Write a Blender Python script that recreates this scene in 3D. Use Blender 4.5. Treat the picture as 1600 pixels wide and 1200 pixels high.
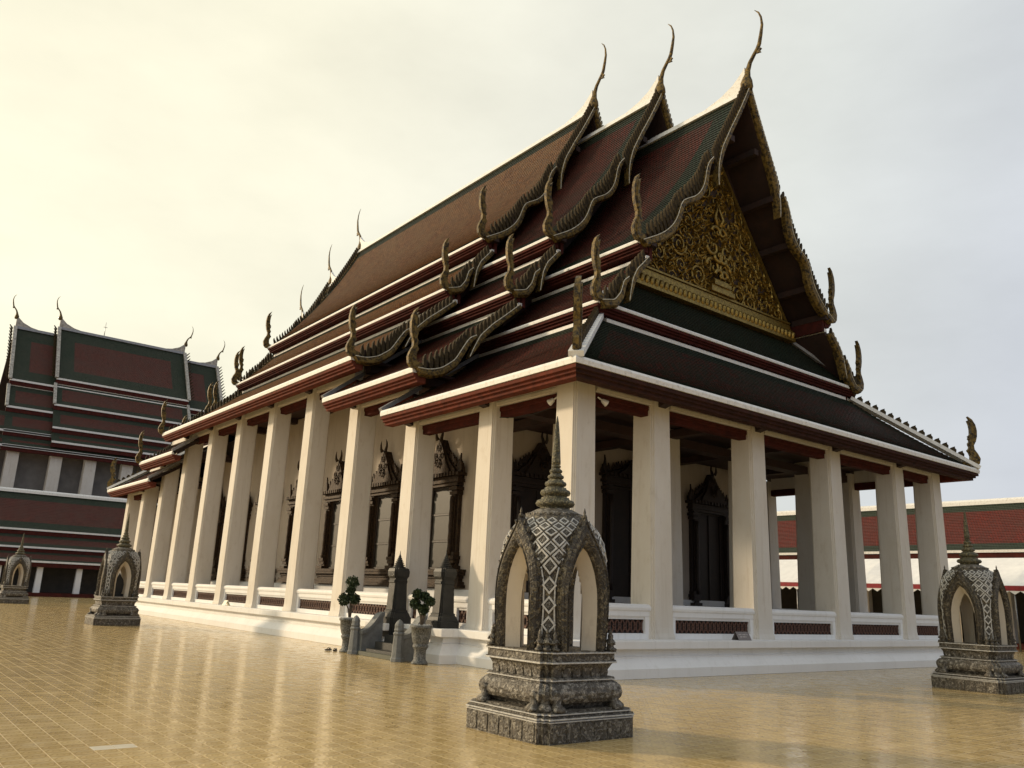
import bpy, math, random
from mathutils import Vector, Matrix
random.seed(7)
R = math.radians
scene = bpy.context.scene
for o in list(bpy.data.objects): bpy.data.objects.remove(o)

# ------------------------------------------------------------------ camera
CX, CY, CZ = -11.95, -12.928, 1.65
YAW, PITCH, ROLL = 0.9057, 0.2521, 0.0421
d = Vector((math.cos(PITCH)*math.cos(YAW), math.cos(PITCH)*math.sin(YAW), math.sin(PITCH)))
r0 = Vector((math.sin(YAW), -math.cos(YAW), 0)); u0 = r0.cross(d)
r = math.cos(ROLL)*r0 + math.sin(ROLL)*u0
u = -math.sin(ROLL)*r0 + math.cos(ROLL)*u0
cam_d = bpy.data.cameras.new('camera'); cam = bpy.data.objects.new('camera', cam_d)
scene.collection.objects.link(cam)
M = Matrix((r, u, -d)).transposed().to_4x4(); M.translation = Vector((CX, CY, CZ)); cam.matrix_world = M
cam_d.sensor_width = 36; cam_d.lens = 36*1280/1600; cam_d.clip_end = 2000; cam_d.clip_start = .1
scene.camera = cam
scene.render.resolution_x = 1024; scene.render.resolution_y = 768

# ------------------------------------------------------------------ sky and sun
SUN_AZ, SUN_EL = R(123), R(18)          # azimuth counted from +X towards +Y
sdir = Vector((math.cos(SUN_EL)*math.cos(SUN_AZ), math.cos(SUN_EL)*math.sin(SUN_AZ), math.sin(SUN_EL)))
world = bpy.data.worlds.new('World'); scene.world = world; world.use_nodes = True
wn = world.node_tree; wn.nodes.clear(); WL = wn.links.new
def W_(t, **k):
    n = wn.nodes.new(t)
    for a, b in k.items(): setattr(n, a, b)
    return n
out = W_('ShaderNodeOutputWorld'); bg = W_('ShaderNodeBackground'); bg.inputs['Strength'].default_value = .1
sky = W_('ShaderNodeTexSky', sky_type='NISHITA', sun_disc=False, sun_elevation=SUN_EL,
         sun_rotation=R(90)-SUN_AZ, dust_density=4.0, air_density=1.2, ozone_density=1.0)
tc = W_('ShaderNodeTexCoord')
dot = W_('ShaderNodeVectorMath', operation='DOT_PRODUCT'); dot.inputs[1].default_value = sdir
WL(tc.outputs['Generated'], dot.inputs[0])
ramp = W_('ShaderNodeValToRGB'); cr = ramp.color_ramp
mp = W_('ShaderNodeMapRange'); mp.inputs[1].default_value = -1; mp.inputs[2].default_value = 1
WL(dot.outputs['Value'], mp.inputs[0]); WL(mp.outputs[0], ramp.inputs[0])
cr.elements[0].position = 0; cr.elements[0].color = (.27, .31, .40, 1)
cr.elements[1].position = 1; cr.elements[1].color = (1, .95, .74, 1)
for p_, c_ in ((.20, (.38, .42, .50)), (.40, (.60, .63, .695)), (.56, (.73, .75, .71)), (.68, (.85, .84, .735)), (.82, (.94, .90, .71)), (.92, (.98, .93, .71))):
    e = cr.elements.new(p_); e.color = (*c_, 1)
nz = W_('ShaderNodeTexNoise'); nz.inputs['Scale'].default_value = 2.6; nz.inputs['Detail'].default_value = 6; nz.inputs['Roughness'].default_value = .55
mapn = W_('ShaderNodeMapping'); mapn.inputs['Scale'].default_value = (1, 1, 2.2)
WL(tc.outputs['Generated'], mapn.inputs[0]); WL(mapn.outputs[0], nz.inputs['Vector'])
mp2 = W_('ShaderNodeMapRange'); mp2.inputs[1].default_value = .3; mp2.inputs[2].default_value = .7; mp2.inputs[3].default_value = 10.2; mp2.inputs[4].default_value = 12.4
WL(nz.outputs['Fac'], mp2.inputs[0])
sc = W_('ShaderNodeVectorMath', operation='SCALE'); WL(ramp.outputs[0], sc.inputs[0]); WL(mp2.outputs[0], sc.inputs['Scale'])
mx = W_('ShaderNodeMix', data_type='RGBA'); mx.inputs[0].default_value = .88
WL(sky.outputs[0], mx.inputs[6]); WL(sc.outputs[0], mx.inputs[7])
WL(mx.outputs[2], bg.inputs[0]); WL(bg.outputs[0], out.inputs[0])
sun_d = bpy.data.lights.new('sun', 'SUN'); sun_d.energy = 3.2; sun_d.angle = R(4.0); sun_d.color = (1, .79, .53)
sun = bpy.data.objects.new('sun', sun_d); scene.collection.objects.link(sun)
sun.rotation_euler = sdir.to_track_quat('Z', 'Y').to_euler()
vs = scene.view_settings; vs.view_transform = 'Standard'; vs.look = 'None'; vs.exposure = 0; vs.gamma = 1; vs.use_curve_mapping = False

# ------------------------------------------------------------------ materials
def nodes(name):
    m = bpy.data.materials.new(name); m.use_nodes = True
    nt = m.node_tree; b = nt.nodes['Principled BSDF']
    return m, nt, b
def N(nt, t, **k):
    n = nt.nodes.new(t)
    for a, v in k.items(): setattr(n, a, v)
    return n
def noise(nt, vec, scale, detail=5, rough=.6):
    n = N(nt, 'ShaderNodeTexNoise'); n.inputs['Scale'].default_value = scale
    n.inputs['Detail'].default_value = detail; n.inputs['Roughness'].default_value = rough
    if vec: nt.links.new(vec, n.inputs['Vector'])
    return n
def mixc(nt, fac, a, b, mode='MIX'):
    n = N(nt, 'ShaderNodeMix', data_type='RGBA', blend_type=mode)
    for sock, v in ((0, fac), (6, a), (7, b)):
        if hasattr(v, 'is_linked') or hasattr(v, 'links'): nt.links.new(v, n.inputs[sock])
        elif sock == 0: n.inputs[0].default_value = v
        else: n.inputs[sock].default_value = (*v, 1)
    return n.outputs[2]
def ramp_(nt, src, lo, hi, a=0., b=1.):
    n = N(nt, 'ShaderNodeMapRange'); n.inputs[1].default_value = lo; n.inputs[2].default_value = hi
    n.inputs[3].default_value = a; n.inputs[4].default_value = b
    nt.links.new(src, n.inputs[0]); return n.outputs[0]
def bump(nt, b, h, strength, dist=.02):
    n = N(nt, 'ShaderNodeBump'); n.inputs['Strength'].default_value = strength; n.inputs['Distance'].default_value = dist
    nt.links.new(h, n.inputs['Height']); nt.links.new(n.outputs[0], b.inputs['Normal']); return n
def simple(name, col, col2, scale=3, rough=.7, bmp=.15, bscale=40, lo=.35, hi=.65, metal=0, spec=.5, stretch=None):
    m, nt, b = nodes(name); t = N(nt, 'ShaderNodeNewGeometry').outputs['Position']
    if stretch:
        mpp = N(nt, 'ShaderNodeMapping'); mpp.inputs['Scale'].default_value = stretch; nt.links.new(t, mpp.inputs[0]); t2 = mpp.outputs[0]
    else: t2 = t
    n1 = noise(nt, t2, scale, 6, .65)
    c = mixc(nt, ramp_(nt, n1.outputs['Fac'], lo, hi), col, col2)
    nt.links.new(c, b.inputs['Base Color']); b.inputs['Roughness'].default_value = rough; b.inputs['Metallic'].default_value = metal
    b.inputs['Specular IOR Level'].default_value = spec
    n2 = noise(nt, t, bscale, 4)
    if bmp: bump(nt, b, n2.outputs['Fac'], bmp)
    return m
MAT = {}
def plaster(name, c1, c2, c3, spec=.3):
    m, nt, b = nodes(name); P = N(nt, 'ShaderNodeNewGeometry').outputs['Position']
    mpp = N(nt, 'ShaderNodeMapping'); mpp.inputs['Scale'].default_value = (1, 1, .45); nt.links.new(P, mpp.inputs[0])
    a = noise(nt, mpp.outputs[0], .9, 7, .62); s = noise(nt, mpp.outputs[0], 5, 6, .7); f = noise(nt, P, 26, 4)
    c = mixc(nt, ramp_(nt, a.outputs['Fac'], .38, .66), c1, c2)
    c = mixc(nt, ramp_(nt, s.outputs['Fac'], .55, .78, 0, .6), c, c3)
    mp3 = N(nt, 'ShaderNodeMapping'); mp3.inputs['Scale'].default_value = (7, 7, .35); nt.links.new(P, mp3.inputs[0])
    st_ = noise(nt, mp3.outputs[0], 1.0, 5, .6)
    c = mixc(nt, ramp_(nt, st_.outputs['Fac'], .56, .74, 0, .5), c, c3)
    nt.links.new(c, b.inputs['Base Color']); b.inputs['Roughness'].default_value = .72; b.inputs['Specular IOR Level'].default_value = spec
    bump(nt, b, f.outputs['Fac'], .10, .02); return m
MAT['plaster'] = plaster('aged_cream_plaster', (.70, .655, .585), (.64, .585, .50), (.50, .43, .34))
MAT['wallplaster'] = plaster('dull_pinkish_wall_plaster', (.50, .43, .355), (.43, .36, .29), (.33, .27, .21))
MAT['white'] = plaster('white_limewash', (.82, .81, .79), (.77, .755, .73), (.66, .64, .60))
MAT['trim'] = simple('weathered_white_trim', (.78, .77, .74), (.50, .48, .44), 9, .6, .1, 60, .50, .78)
MAT['oldtrim'] = simple('grey_weathered_trim', (.46, .43, .38), (.20, .18, .155), 5, .7, .3, 40, .40, .65)
MAT['greytrim'] = simple('grey_flashing', (.30, .30, .32), (.20, .20, .21), 6, .6)
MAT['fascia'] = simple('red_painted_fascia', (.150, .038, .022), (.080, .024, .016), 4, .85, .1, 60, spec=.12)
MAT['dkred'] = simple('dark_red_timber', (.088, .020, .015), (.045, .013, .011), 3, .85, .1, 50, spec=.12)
MAT['dkbrown'] = simple('dark_brown_timber', (.055, .022, .017), (.030, .015, .012), 5, .85, .2, 50, spec=.12)  # browner and darker than the side fascia, for the gable-end eaves
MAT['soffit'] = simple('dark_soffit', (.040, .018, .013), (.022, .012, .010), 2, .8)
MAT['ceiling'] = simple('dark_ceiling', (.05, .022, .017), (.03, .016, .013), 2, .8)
MAT['naga'] = simple('dull_gilded_stucco', (.19, .124, .030), (.022, .016, .009), 9, .55, 1.0, 26, .42, .60, 0.1, .3)
MAT['nagaedge'] = simple('pale_edge_line', (.62, .58, .48), (.26, .22, .14), 13, .5, .2, 60, .4, .7)  # pale line along the top edge of the bargeboards
MAT['fin'] = simple('shadow_toned_fin', (.070, .050, .022), (.024, .019, .013), 14, .8, .4, 50, spec=.15)  # shadow among the fins is put into this dark base colour
MAT['gold'] = simple('old_gilding', (.46, .31, .070), (.13, .080, .022), 14, .33, .35, 50, .3, .7, .75)
MAT['golddark'] = simple('dark_recess', (.030, .016, .010), (.055, .030, .014), 9, .7, .3, 50)
MAT['brownorn'] = simple('brown_gilded_carving', (.062, .035, .015), (.018, .010, .006), 13, .6, 1.0, 24, .38, .62, .15, .3)
MAT['darkorn'] = simple('dark_lacquer_carving', (.030, .016, .010), (.014, .008, .006), 14, .5, .6, 40)
MAT['leafdoor'] = simple('brown_door_leaf', (.028, .016, .010), (.016, .010, .007), 4, .5, .2, 50)
MAT['pane'] = simple('dark_green_glass_panel', (.036, .032, .025), (.028, .025, .019), 3, .55, .05, 30)
MAT['lattice'] = simple('terracotta_lattice', (.14, .060, .035), (.07, .035, .025), 14, .6, .4, 60)
MAT['black'] = simple('dark_void', (.012, .010, .009), (.02, .016, .013), 3, .9, 0)
MAT['dkstone'] = simple('black_stone', (.014, .015, .014), (.030, .028, .023), 7, .55, .3, 50, .35, .75)
MAT['dkstonec'] = simple('carved_brown_stone', (.10, .080, .050), (.045, .040, .032), 22, .5, .9, 30, .35, .65)
MAT['grstone'] = simple('blue_grey_stone', (.20, .205, .20), (.12, .125, .122), 6, .6, .5, 45)
MAT['grcarve'] = simple('carved_grey_stone', (.18, .182, .170), (.048, .050, .046), 30, .6, 1., 30, .42, .58)
MAT['greenstep'] = simple('mossy_green_step', (.075, .080, .050), (.05, .055, .042), 5, .6, .3)
MAT['foliage'] = simple('clipped_foliage', (.035, .060, .016), (.016, .030, .010), 20, .6, 0)
MAT['farleaf'] = simple('tree_foliage', (.06, .10, .03), (.03, .055, .018), 6, .6, 0)
MAT['bark'] = simple('bark', (.10, .075, .05), (.05, .04, .03), 20, .8, .5)
MAT['pebble'] = simple('white_pebbles', (.75, .74, .70), (.55, .54, .5), 60, .6, .8, 70)
MAT['rubber'] = simple('dark_rubber', (.018, .012, .010), (.03, .02, .016), 20, .6, .2)
MAT['canvas'] = simple('white_canvas', (.80, .80, .79), (.70, .70, .70), 2, .6, .15, 8)
MAT['redcloth'] = simple('red_cloth', (.30, .02, .03), (.2, .015, .02), 6, .7)
MAT['orange'] = simple('orange_cloth', (.65, .30, .06), (.5, .2, .04), 6, .7)
MAT['metal'] = simple('grey_metal', (.3, .3, .3), (.2, .2, .2), 6, .4, .1, 30, metal=.8)
MAT['darkwall'] = simple('grey_wall', (.25, .235, .21), (.19, .175, .16), 1.2, .8)
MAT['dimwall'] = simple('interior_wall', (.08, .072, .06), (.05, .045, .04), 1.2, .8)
MAT['sema_in'] = plaster('niche_plaster', (.66, .59, .48), (.56, .49, .39), (.40, .33, .25))
MAT['card'] = simple('card_grey', (.22, .19, .17), (.18, .15, .14), 10, .5, 0)
MAT['cardink'] = simple('card_ink', (.55, .5, .45), (.5, .45, .4), 10, .5, 0)
MAT['cardy'] = simple('card_cream', (.75, .72, .55), (.7, .66, .5), 10, .5, 0)

def mosaic(name, dark, dark2, light, amt, scale=34):
    """crackled porcelain mosaic: pale shards set in dark weathered stucco"""
    m, nt, b = nodes(name); P = N(nt, 'ShaderNodeNewGeometry').outputs['Position']
    v = N(nt, 'ShaderNodeTexVoronoi', feature='F1'); v.inputs['Scale'].default_value = scale; nt.links.new(P, v.inputs['Vector'])
    v2 = N(nt, 'ShaderNodeTexVoronoi', feature='DISTANCE_TO_EDGE'); v2.inputs['Scale'].default_value = scale; nt.links.new(P, v2.inputs['Vector'])
    n1 = noise(nt, P, 7, 6, .7); n2 = noise(nt, P, 60, 4, .7)
    c = mixc(nt, ramp_(nt, n1.outputs['Fac'], .35, .65), dark, dark2)
    sp = N(nt, 'ShaderNodeSeparateColor'); nt.links.new(v.outputs['Color'], sp.inputs[0])
    f = ramp_(nt, sp.outputs[0], 1-amt, 1-amt+.04)
    f2 = N(nt, 'ShaderNodeMath', operation='MULTIPLY'); nt.links.new(f, f2.inputs[0])
    nt.links.new(ramp_(nt, n2.outputs['Fac'], .38, .55), f2.inputs[1])
    c = mixc(nt, f2.outputs[0], c, light)
    n3 = noise(nt, P, scale*.55, 1.5, .5); ab = N(nt, 'ShaderNodeMath', operation='ABSOLUTE'); sb = N(nt, 'ShaderNodeMath', operation='SUBTRACT')
    nt.links.new(n3.outputs['Fac'], sb.inputs[0]); sb.inputs[1].default_value = .5; nt.links.new(sb.outputs[0], ab.inputs[0])
    c = mixc(nt, ramp_(nt, ab.outputs[0], .012, .045, .55, 0), c, light)
    c = mixc(nt, ramp_(nt, v2.outputs['Distance'], .0, .10, .65, 0), c, (.012, .010, .008))
    nt.links.new(c, b.inputs['Base Color']); b.inputs['Roughness'].default_value = .55
    h = N(nt, 'ShaderNodeMath', operation='ADD'); nt.links.new(v2.outputs['Distance'], h.inputs[0]); nt.links.new(n2.outputs['Fac'], h.inputs[1])
    h2 = N(nt, 'ShaderNodeMath', operation='MULTIPLY_ADD'); nt.links.new(ab.outputs[0], h2.inputs[0]); h2.inputs[1].default_value = -4.; nt.links.new(h.outputs[0], h2.inputs[2])
    bump(nt, b, h2.outputs[0], .8, .016); return m
MAT['mosaic'] = mosaic('brown_mosaic_stucco', (.098, .080, .055), (.055, .046, .035), (.30, .27, .215), .18, 24)
MAT['mosaicw'] = mosaic('pale_mosaic_stucco', (.125, .105, .078), (.065, .056, .044), (.34, .31, .26), .26, 20)
MAT['mosaicd'] = mosaic('dark_mosaic_stucco', (.062, .047, .030), (.034, .028, .021), (.22, .18, .11), .16, 24)
MAT['lozw'] = simple('white_lozenge_line', (.56, .545, .51), (.27, .25, .22), 26, .55, .3, 60, .45, .75)
MAT['lozd'] = mosaic('dark_lozenge', (.085, .075, .06), (.05, .045, .038), (.3, .28, .24), .2, 60)
MAT['spireg'] = mosaic('mossy_gilt_spire', (.085, .076, .038), (.048, .044, .027), (.26, .22, .11), .3, 42)

def tile_mat(name, ca, cb, dirt):
    """glazed flat roof tiles laid in courses; uv is in metres"""
    m, nt, b = nodes(name); uv = N(nt, 'ShaderNodeUVMap').outputs[0]
    br = N(nt, 'ShaderNodeTexBrick'); br.offset = .5; br.squash = 1
    br.inputs['Scale'].default_value = 1; br.inputs['Brick Width'].default_value = .15; br.inputs['Row Height'].default_value = .17
    br.inputs['Mortar Size'].default_value = .012; br.inputs['Mortar Smooth'].default_value = .3
    br.inputs['Color1'].default_value = (*ca, 1); br.inputs['Color2'].default_value = (*cb, 1); br.inputs['Mortar'].default_value = (.010, .008, .007, 1)
    nt.links.new(uv, br.inputs['Vector'])
    P = N(nt, 'ShaderNodeNewGeometry').outputs['Position']
    n1 = noise(nt, P, .8, 7, .7); n2 = noise(nt, P, 9, 5, .7)
    c = mixc(nt, ramp_(nt, n1.outputs['Fac'], .36, .66, 0, .8), br.outputs['Color'], dirt)
    c = mixc(nt, ramp_(nt, n2.outputs['Fac'], .60, .80, 0, .5), c, (.20, .17, .13))
    nt.links.new(c, b.inputs['Base Color']); b.inputs['Roughness'].default_value = .50
    b.inputs['Specular IOR Level'].default_value = .16
    inv = N(nt, 'ShaderNodeMath', operation='SUBTRACT'); inv.inputs[0].default_value = 1; nt.links.new(br.outputs['Fac'], inv.inputs[1])
    bump(nt, b, inv.outputs[0], .9, .02); return m
MAT['tred'] = tile_mat('red_roof_tile', (.105, .024, .018), (.058, .016, .013), (.040, .024, .018))
MAT['tgreen'] = tile_mat('green_roof_tile', (.022, .038, .025), (.013, .025, .018), (.026, .026, .019))
MAT['tbrown'] = tile_mat('sunlit_toned_red_roof_tile', (.250, .128, .062), (.125, .058, .032), (.165, .105, .058))  # top tier: its sunlit look is put into the tile colour
MAT['tmot'] = tile_mat('mottled_red_green_roof_tile', (.085, .024, .018), (.034, .030, .022), (.028, .034, .024))
MAT['tredh'] = tile_mat('faded_red_roof_tile', (.165, .056, .042), (.110, .038, .030), (.095, .050, .040))
MAT['tgreenh'] = tile_mat('faded_green_roof_tile', (.050, .070, .046), (.034, .050, .035), (.050, .055, .040))
MAT['tredb'] = tile_mat('bright_red_roof_tile', (.20, .036, .024), (.13, .026, .019), (.10, .04, .03))

TS = .21
def floor_mat():
    m, nt, b = nodes('glazed_ochre_paving'); g = N(nt, 'ShaderNodeNewGeometry'); P = g.outputs['Position']
    s = N(nt, 'ShaderNodeVectorMath', operation='SCALE'); s.inputs['Scale'].default_value = 1/TS; nt.links.new(P, s.inputs[0])
    fr = N(nt, 'ShaderNodeVectorMath', operation='FRACTION'); nt.links.new(s.outputs[0], fr.inputs[0])
    fl = N(nt, 'ShaderNodeVectorMath', operation='FLOOR'); nt.links.new(s.outputs[0], fl.inputs[0])
    sx = N(nt, 'ShaderNodeSeparateXYZ'); nt.links.new(fr.outputs[0], sx.inputs[0])
    sf = N(nt, 'ShaderNodeSeparateXYZ'); nt.links.new(fl.outputs[0], sf.inputs[0])
    cf = N(nt, 'ShaderNodeCombineXYZ'); nt.links.new(sf.outputs[0], cf.inputs[0]); nt.links.new(sf.outputs[1], cf.inputs[1])
    wn_ = N(nt, 'ShaderNodeTexWhiteNoise', noise_dimensions='2D'); nt.links.new(cf.outputs[0], wn_.inputs['Vector'])
    # scrolled glaze marks, the same mould for every tile
    c2 = N(nt, 'ShaderNodeCombineXYZ'); nt.links.new(sx.outputs[0], c2.inputs[0]); nt.links.new(sx.outputs[1], c2.inputs[1])
    wv = N(nt, 'ShaderNodeTexWave', wave_type='RINGS', rings_direction='Z'); wv.inputs['Scale'].default_value = 1.15
    wv.inputs['Distortion'].default_value = 5; wv.inputs['Detail'].default_value = 2; wv.inputs['Detail Scale'].default_value = 1.6
    off = N(nt, 'ShaderNodeVectorMath', operation='SUBTRACT'); off.inputs[1].default_value = (.5, .5, 0); nt.links.new(c2.outputs[0], off.inputs[0]); nt.links.new(off.outputs[0], wv.inputs['Vector'])
    big = noise(nt, P, .35, 5, .6); med = noise(nt, P, 3.2, 5, .6)
    c = mixc(nt, ramp_(nt, big.outputs['Fac'], .35, .65), (.66, .480, .205), (.58, .430, .195))
    c = mixc(nt, ramp_(nt, wn_.outputs['Value'], 0, 1, 0, .60), c, (.44, .305, .120))
    c = mixc(nt, ramp_(nt, wv.outputs['Fac'], .62, .95, 0, .38), c, (.22, .14, .055))
    c = mixc(nt, ramp_(nt, med.outputs['Fac'], .58, .75, 0, .35), c, (.30, .25, .16))
    def edge(o):
        a = N(nt, 'ShaderNodeMath', operation='SUBTRACT'); nt.links.new(o, a.inputs[0]); a.inputs[1].default_value = .5
        q = N(nt, 'ShaderNodeMath', operation='ABSOLUTE'); nt.links.new(a.outputs[0], q.inputs[0]); return q.outputs[0]
    mxx = N(nt, 'ShaderNodeMath', operation='MAXIMUM'); nt.links.new(edge(sx.outputs[0]), mxx.inputs[0]); nt.links.new(edge(sx.outputs[1]), mxx.inputs[1])
    gr = ramp_(nt, mxx.outputs[0], .478, .490)
    c = mixc(nt, ramp_(nt, gr, 0, 1, 0, .5), c, (.58, .47, .29))
    nt.links.new(c, b.inputs['Base Color'])
    rg = N(nt, 'ShaderNodeMath', operation='ADD'); nt.links.new(ramp_(nt, med.outputs['Fac'], .32, .68, .05, .26), rg.inputs[0]); nt.links.new(ramp_(nt, gr, 0, 1, 0, .4), rg.inputs[1])
    nt.links.new(rg.outputs[0], b.inputs['Roughness']); b.inputs['Specular IOR Level'].default_value = .75
    # every tile sits at a slightly different tilt, and the glaze ripples
    sb = N(nt, 'ShaderNodeVectorMath', operation='SUBTRACT'); nt.links.new(wn_.outputs['Color'], sb.inputs[0]); sb.inputs[1].default_value = (.5, .5, .5)
    ss = N(nt, 'ShaderNodeVectorMath', operation='MULTIPLY'); nt.links.new(sb.outputs[0], ss.inputs[0]); ss.inputs[1].default_value = (.013, .013, 0)
    ad = N(nt, 'ShaderNodeVectorMath', operation='ADD'); nt.links.new(g.outputs['Normal'], ad.inputs[0]); nt.links.new(ss.outputs[0], ad.inputs[1])
    nm = N(nt, 'ShaderNodeVectorMath', operation='NORMALIZE'); nt.links.new(ad.outputs[0], nm.inputs[0])
    hh = N(nt, 'ShaderNodeMath', operation='MULTIPLY'); nt.links.new(wv.outputs['Fac'], hh.inputs[0]); hh.inputs[1].default_value = .5
    bp = N(nt, 'ShaderNodeBump'); bp.inputs['Strength'].default_value = .07; bp.inputs['Distance'].default_value = .012
    nt.links.new(hh.outputs[0], bp.inputs['Height']); nt.links.new(nm.outputs[0], bp.inputs['Normal']); nt.links.new(bp.outputs[0], b.inputs['Normal'])
    return m
MAT['floor'] = floor_mat()
MAT['paletile'] = simple('pale_replacement_tile', (.62, .56, .44), (.55, .48, .36), 6, .3, .05, 40)

# ------------------------------------------------------------------ mesh helpers
COL = scene.collection
class MB:
    def __init__(s): s.v = []; s.f = []; s.m = []; s.uv = None; s.sm = []
    def add(s, vs, fs, mi=0, smooth=False):
        o = len(s.v); s.v += [tuple(p) for p in vs]
        for f in fs: s.f.append([i+o for i in f]); s.m.append(mi); s.sm.append(smooth)
    def box(s, x0, y0, z0, x1, y1, z1, mi=0):
        x0, x1 = sorted((x0, x1)); y0, y1 = sorted((y0, y1)); z0, z1 = sorted((z0, z1))
        s.add([(x0,y0,z0),(x1,y0,z0),(x1,y1,z0),(x0,y1,z0),(x0,y0,z1),(x1,y0,z1),(x1,y1,z1),(x0,y1,z1)],
              [(0,3,2,1),(4,5,6,7),(0,1,5,4),(1,2,6,5),(2,3,7,6),(3,0,4,7)], mi)
    def loft(s, rings, mi=0, cap=True, smooth=False, closed=True):
        n = len(rings[0]); vs = [p for rg in rings for p in rg]; fs = []
        for i in range(len(rings)-1):
            for j in range(n if closed else n-1):
                k = (j+1) % n; fs.append((i*n+j, i*n+k, (i+1)*n+k, (i+1)*n+j))
        o = len(s.v); s.add(vs, fs, mi, smooth)
        if cap and closed:
            s.f.append([o+j for j in range(n)][::-1]); s.m.append(mi); s.sm.append(False)
            s.f.append([o+(len(rings)-1)*n+j for j in range(n)]); s.m.append(mi); s.sm.append(False)
    def lathe(s, prof, c=(0,0,0), seg=20, mi=0, smooth=True):
        s.loft([[(c[0]+rr*math.cos(2*math.pi*k/seg), c[1]+rr*math.sin(2*math.pi*k/seg), c[2]+z) for k in range(seg)] for rr, z in prof], mi, True, smooth)
    def extrude(s, poly, o, ax, ay, an, th, mi=0):
        """2-D outline in the frame (ax, ay) at o, thickness th along an (centred)"""
        o, ax, ay, an = map(Vector, (o, ax, ay, an)); n = len(poly)
        A = [o+ax*p[0]+ay*p[1]-an*th/2 for p in poly]; B = [o+ax*p[0]+ay*p[1]+an*th/2 for p in poly]
        s.add(A+B, [list(range(n))[::-1], list(range(n, 2*n))]+[(i, (i+1) % n, n+(i+1) % n, n+i) for i in range(n)], mi)
    def tube(s, path, rad, seg=6, mi=0, smooth=True, flat=1.0, nref=(0,1,0)):
        path = [Vector(p) for p in path]; rings = []
        for i, p in enumerate(path):
            t = (path[min(i+1, len(path)-1)]-path[max(i-1, 0)]).normalized(); nr = Vector(nref)
            a = t.cross(nr).normalized(); b = a.cross(t).normalized(); rr = rad[i] if hasattr(rad, '__len__') else rad
            rings.append([p+a*rr*math.cos(2*math.pi*k/seg)+b*rr*flat*math.sin(2*math.pi*k/seg) for k in range(seg)])
        s.loft(rings, mi, True, smooth)
    def mesh(s, name, mats, off=(0,0,0)):
        me = bpy.data.meshes.new(name); ox, oy, oz = off
        me.from_pydata([(x-ox, y-oy, z-oz) for x, y, z in s.v], [], s.f)
        for mt in (mats if isinstance(mats, (list, tuple)) else [mats]): me.materials.append(MAT[mt] if isinstance(mt, str) else mt)
        me.polygons.foreach_set('material_index', s.m); me.polygons.foreach_set('use_smooth', s.sm)
        if s.uv:
            l = me.uv_layers.new(name='UVMap'); flat = []
            for p in me.polygons:
                for vi in p.vertices: flat += s.uv[vi]
            l.data.foreach_set('uv', flat)
        me.update(); return me
    def build(s, name, mats, parent=None, off=None, recalc=True):
        o = wpos(parent) if off is None else Vector(off)
        me = s.mesh(name, mats, o)
        if recalc:
            import bmesh
            bm = bmesh.new(); bm.from_mesh(me); bmesh.ops.recalc_face_normals(bm, faces=bm.faces); bm.to_mesh(me); bm.free()
        return link(name, me, parent)
def wpos(p):
    v = Vector((0,0,0))
    while p is not None: v += p.location; p = p.parent
    return v
def link(name, me, parent=None, loc=None):
    ob = bpy.data.objects.new(name, me); COL.objects.link(ob); ob.parent = parent
    if loc is not None: ob.location = loc
    return ob
def tag(o, label=None, cat=None, group=None, kind=None):
    for k, v_ in (('label', label), ('category', cat), ('group', group), ('kind', kind)):
        if v_: o[k] = v_
    return o
def empty(name, loc, label=None, cat=None, group=None, kind=None):
    o = bpy.data.objects.new(name, None); COL.objects.link(o); o.location = loc; return tag(o, label, cat, group, kind)
def put(name, me, parent, loc, ax=None, ay=None, an=None, scale=1):
    """place shared mesh data with its local x, y, z along ax, ay, an (world)"""
    ob = bpy.data.objects.new(name, me); COL.objects.link(ob); ob.parent = parent
    l = Vector(loc)-wpos(parent); m4 = Matrix.Identity(4)
    if ax is not None:
        for i, v_ in enumerate((ax, ay, an)):
            v_ = Vector(v_)*(scale if not hasattr(scale, '__len__') else scale[i])
            for j in range(3): m4[j][i] = v_[j]
    m4.translation = l; ob.matrix_local = m4; return ob
def copy_tree(o, parent=None):
    c = o.copy(); COL.objects.link(c); c.parent = parent
    for ch in list(o.children): copy_tree(ch, c)
    return c
def lerp(a, b, t): return tuple(x+(y-x)*t for x, y in zip(a, b))
def interp(tab, t):
    for (a, b), (c, d_) in zip(tab, tab[1:]):
        if t <= c: return b+(d_-b)*max(0, (t-a)/(c-a))
    return tab[-1][1]
def sq(h, z, n=0., cx=0, cy=0, hy=None):
    """square ring with twice-notched (redented) corners"""
    hy = hy or h
    if n <= 0: q = [(h,hy),(-h,hy),(-h,-hy),(h,-hy)]
    else:
        q = []
        for sx, sy in ((1,1),(-1,1),(-1,-1),(1,-1)):
            c_ = [(h, hy-2*n), (h-n, hy-2*n), (h-n, hy-n), (h-2*n, hy-n), (h-2*n, hy)]
            if sx*sy < 0: c_ = c_[::-1]
            q += [(sx*a, sy*b) for a, b in c_]
    return [(cx+a, cy+b, z) for a, b in q]

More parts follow.
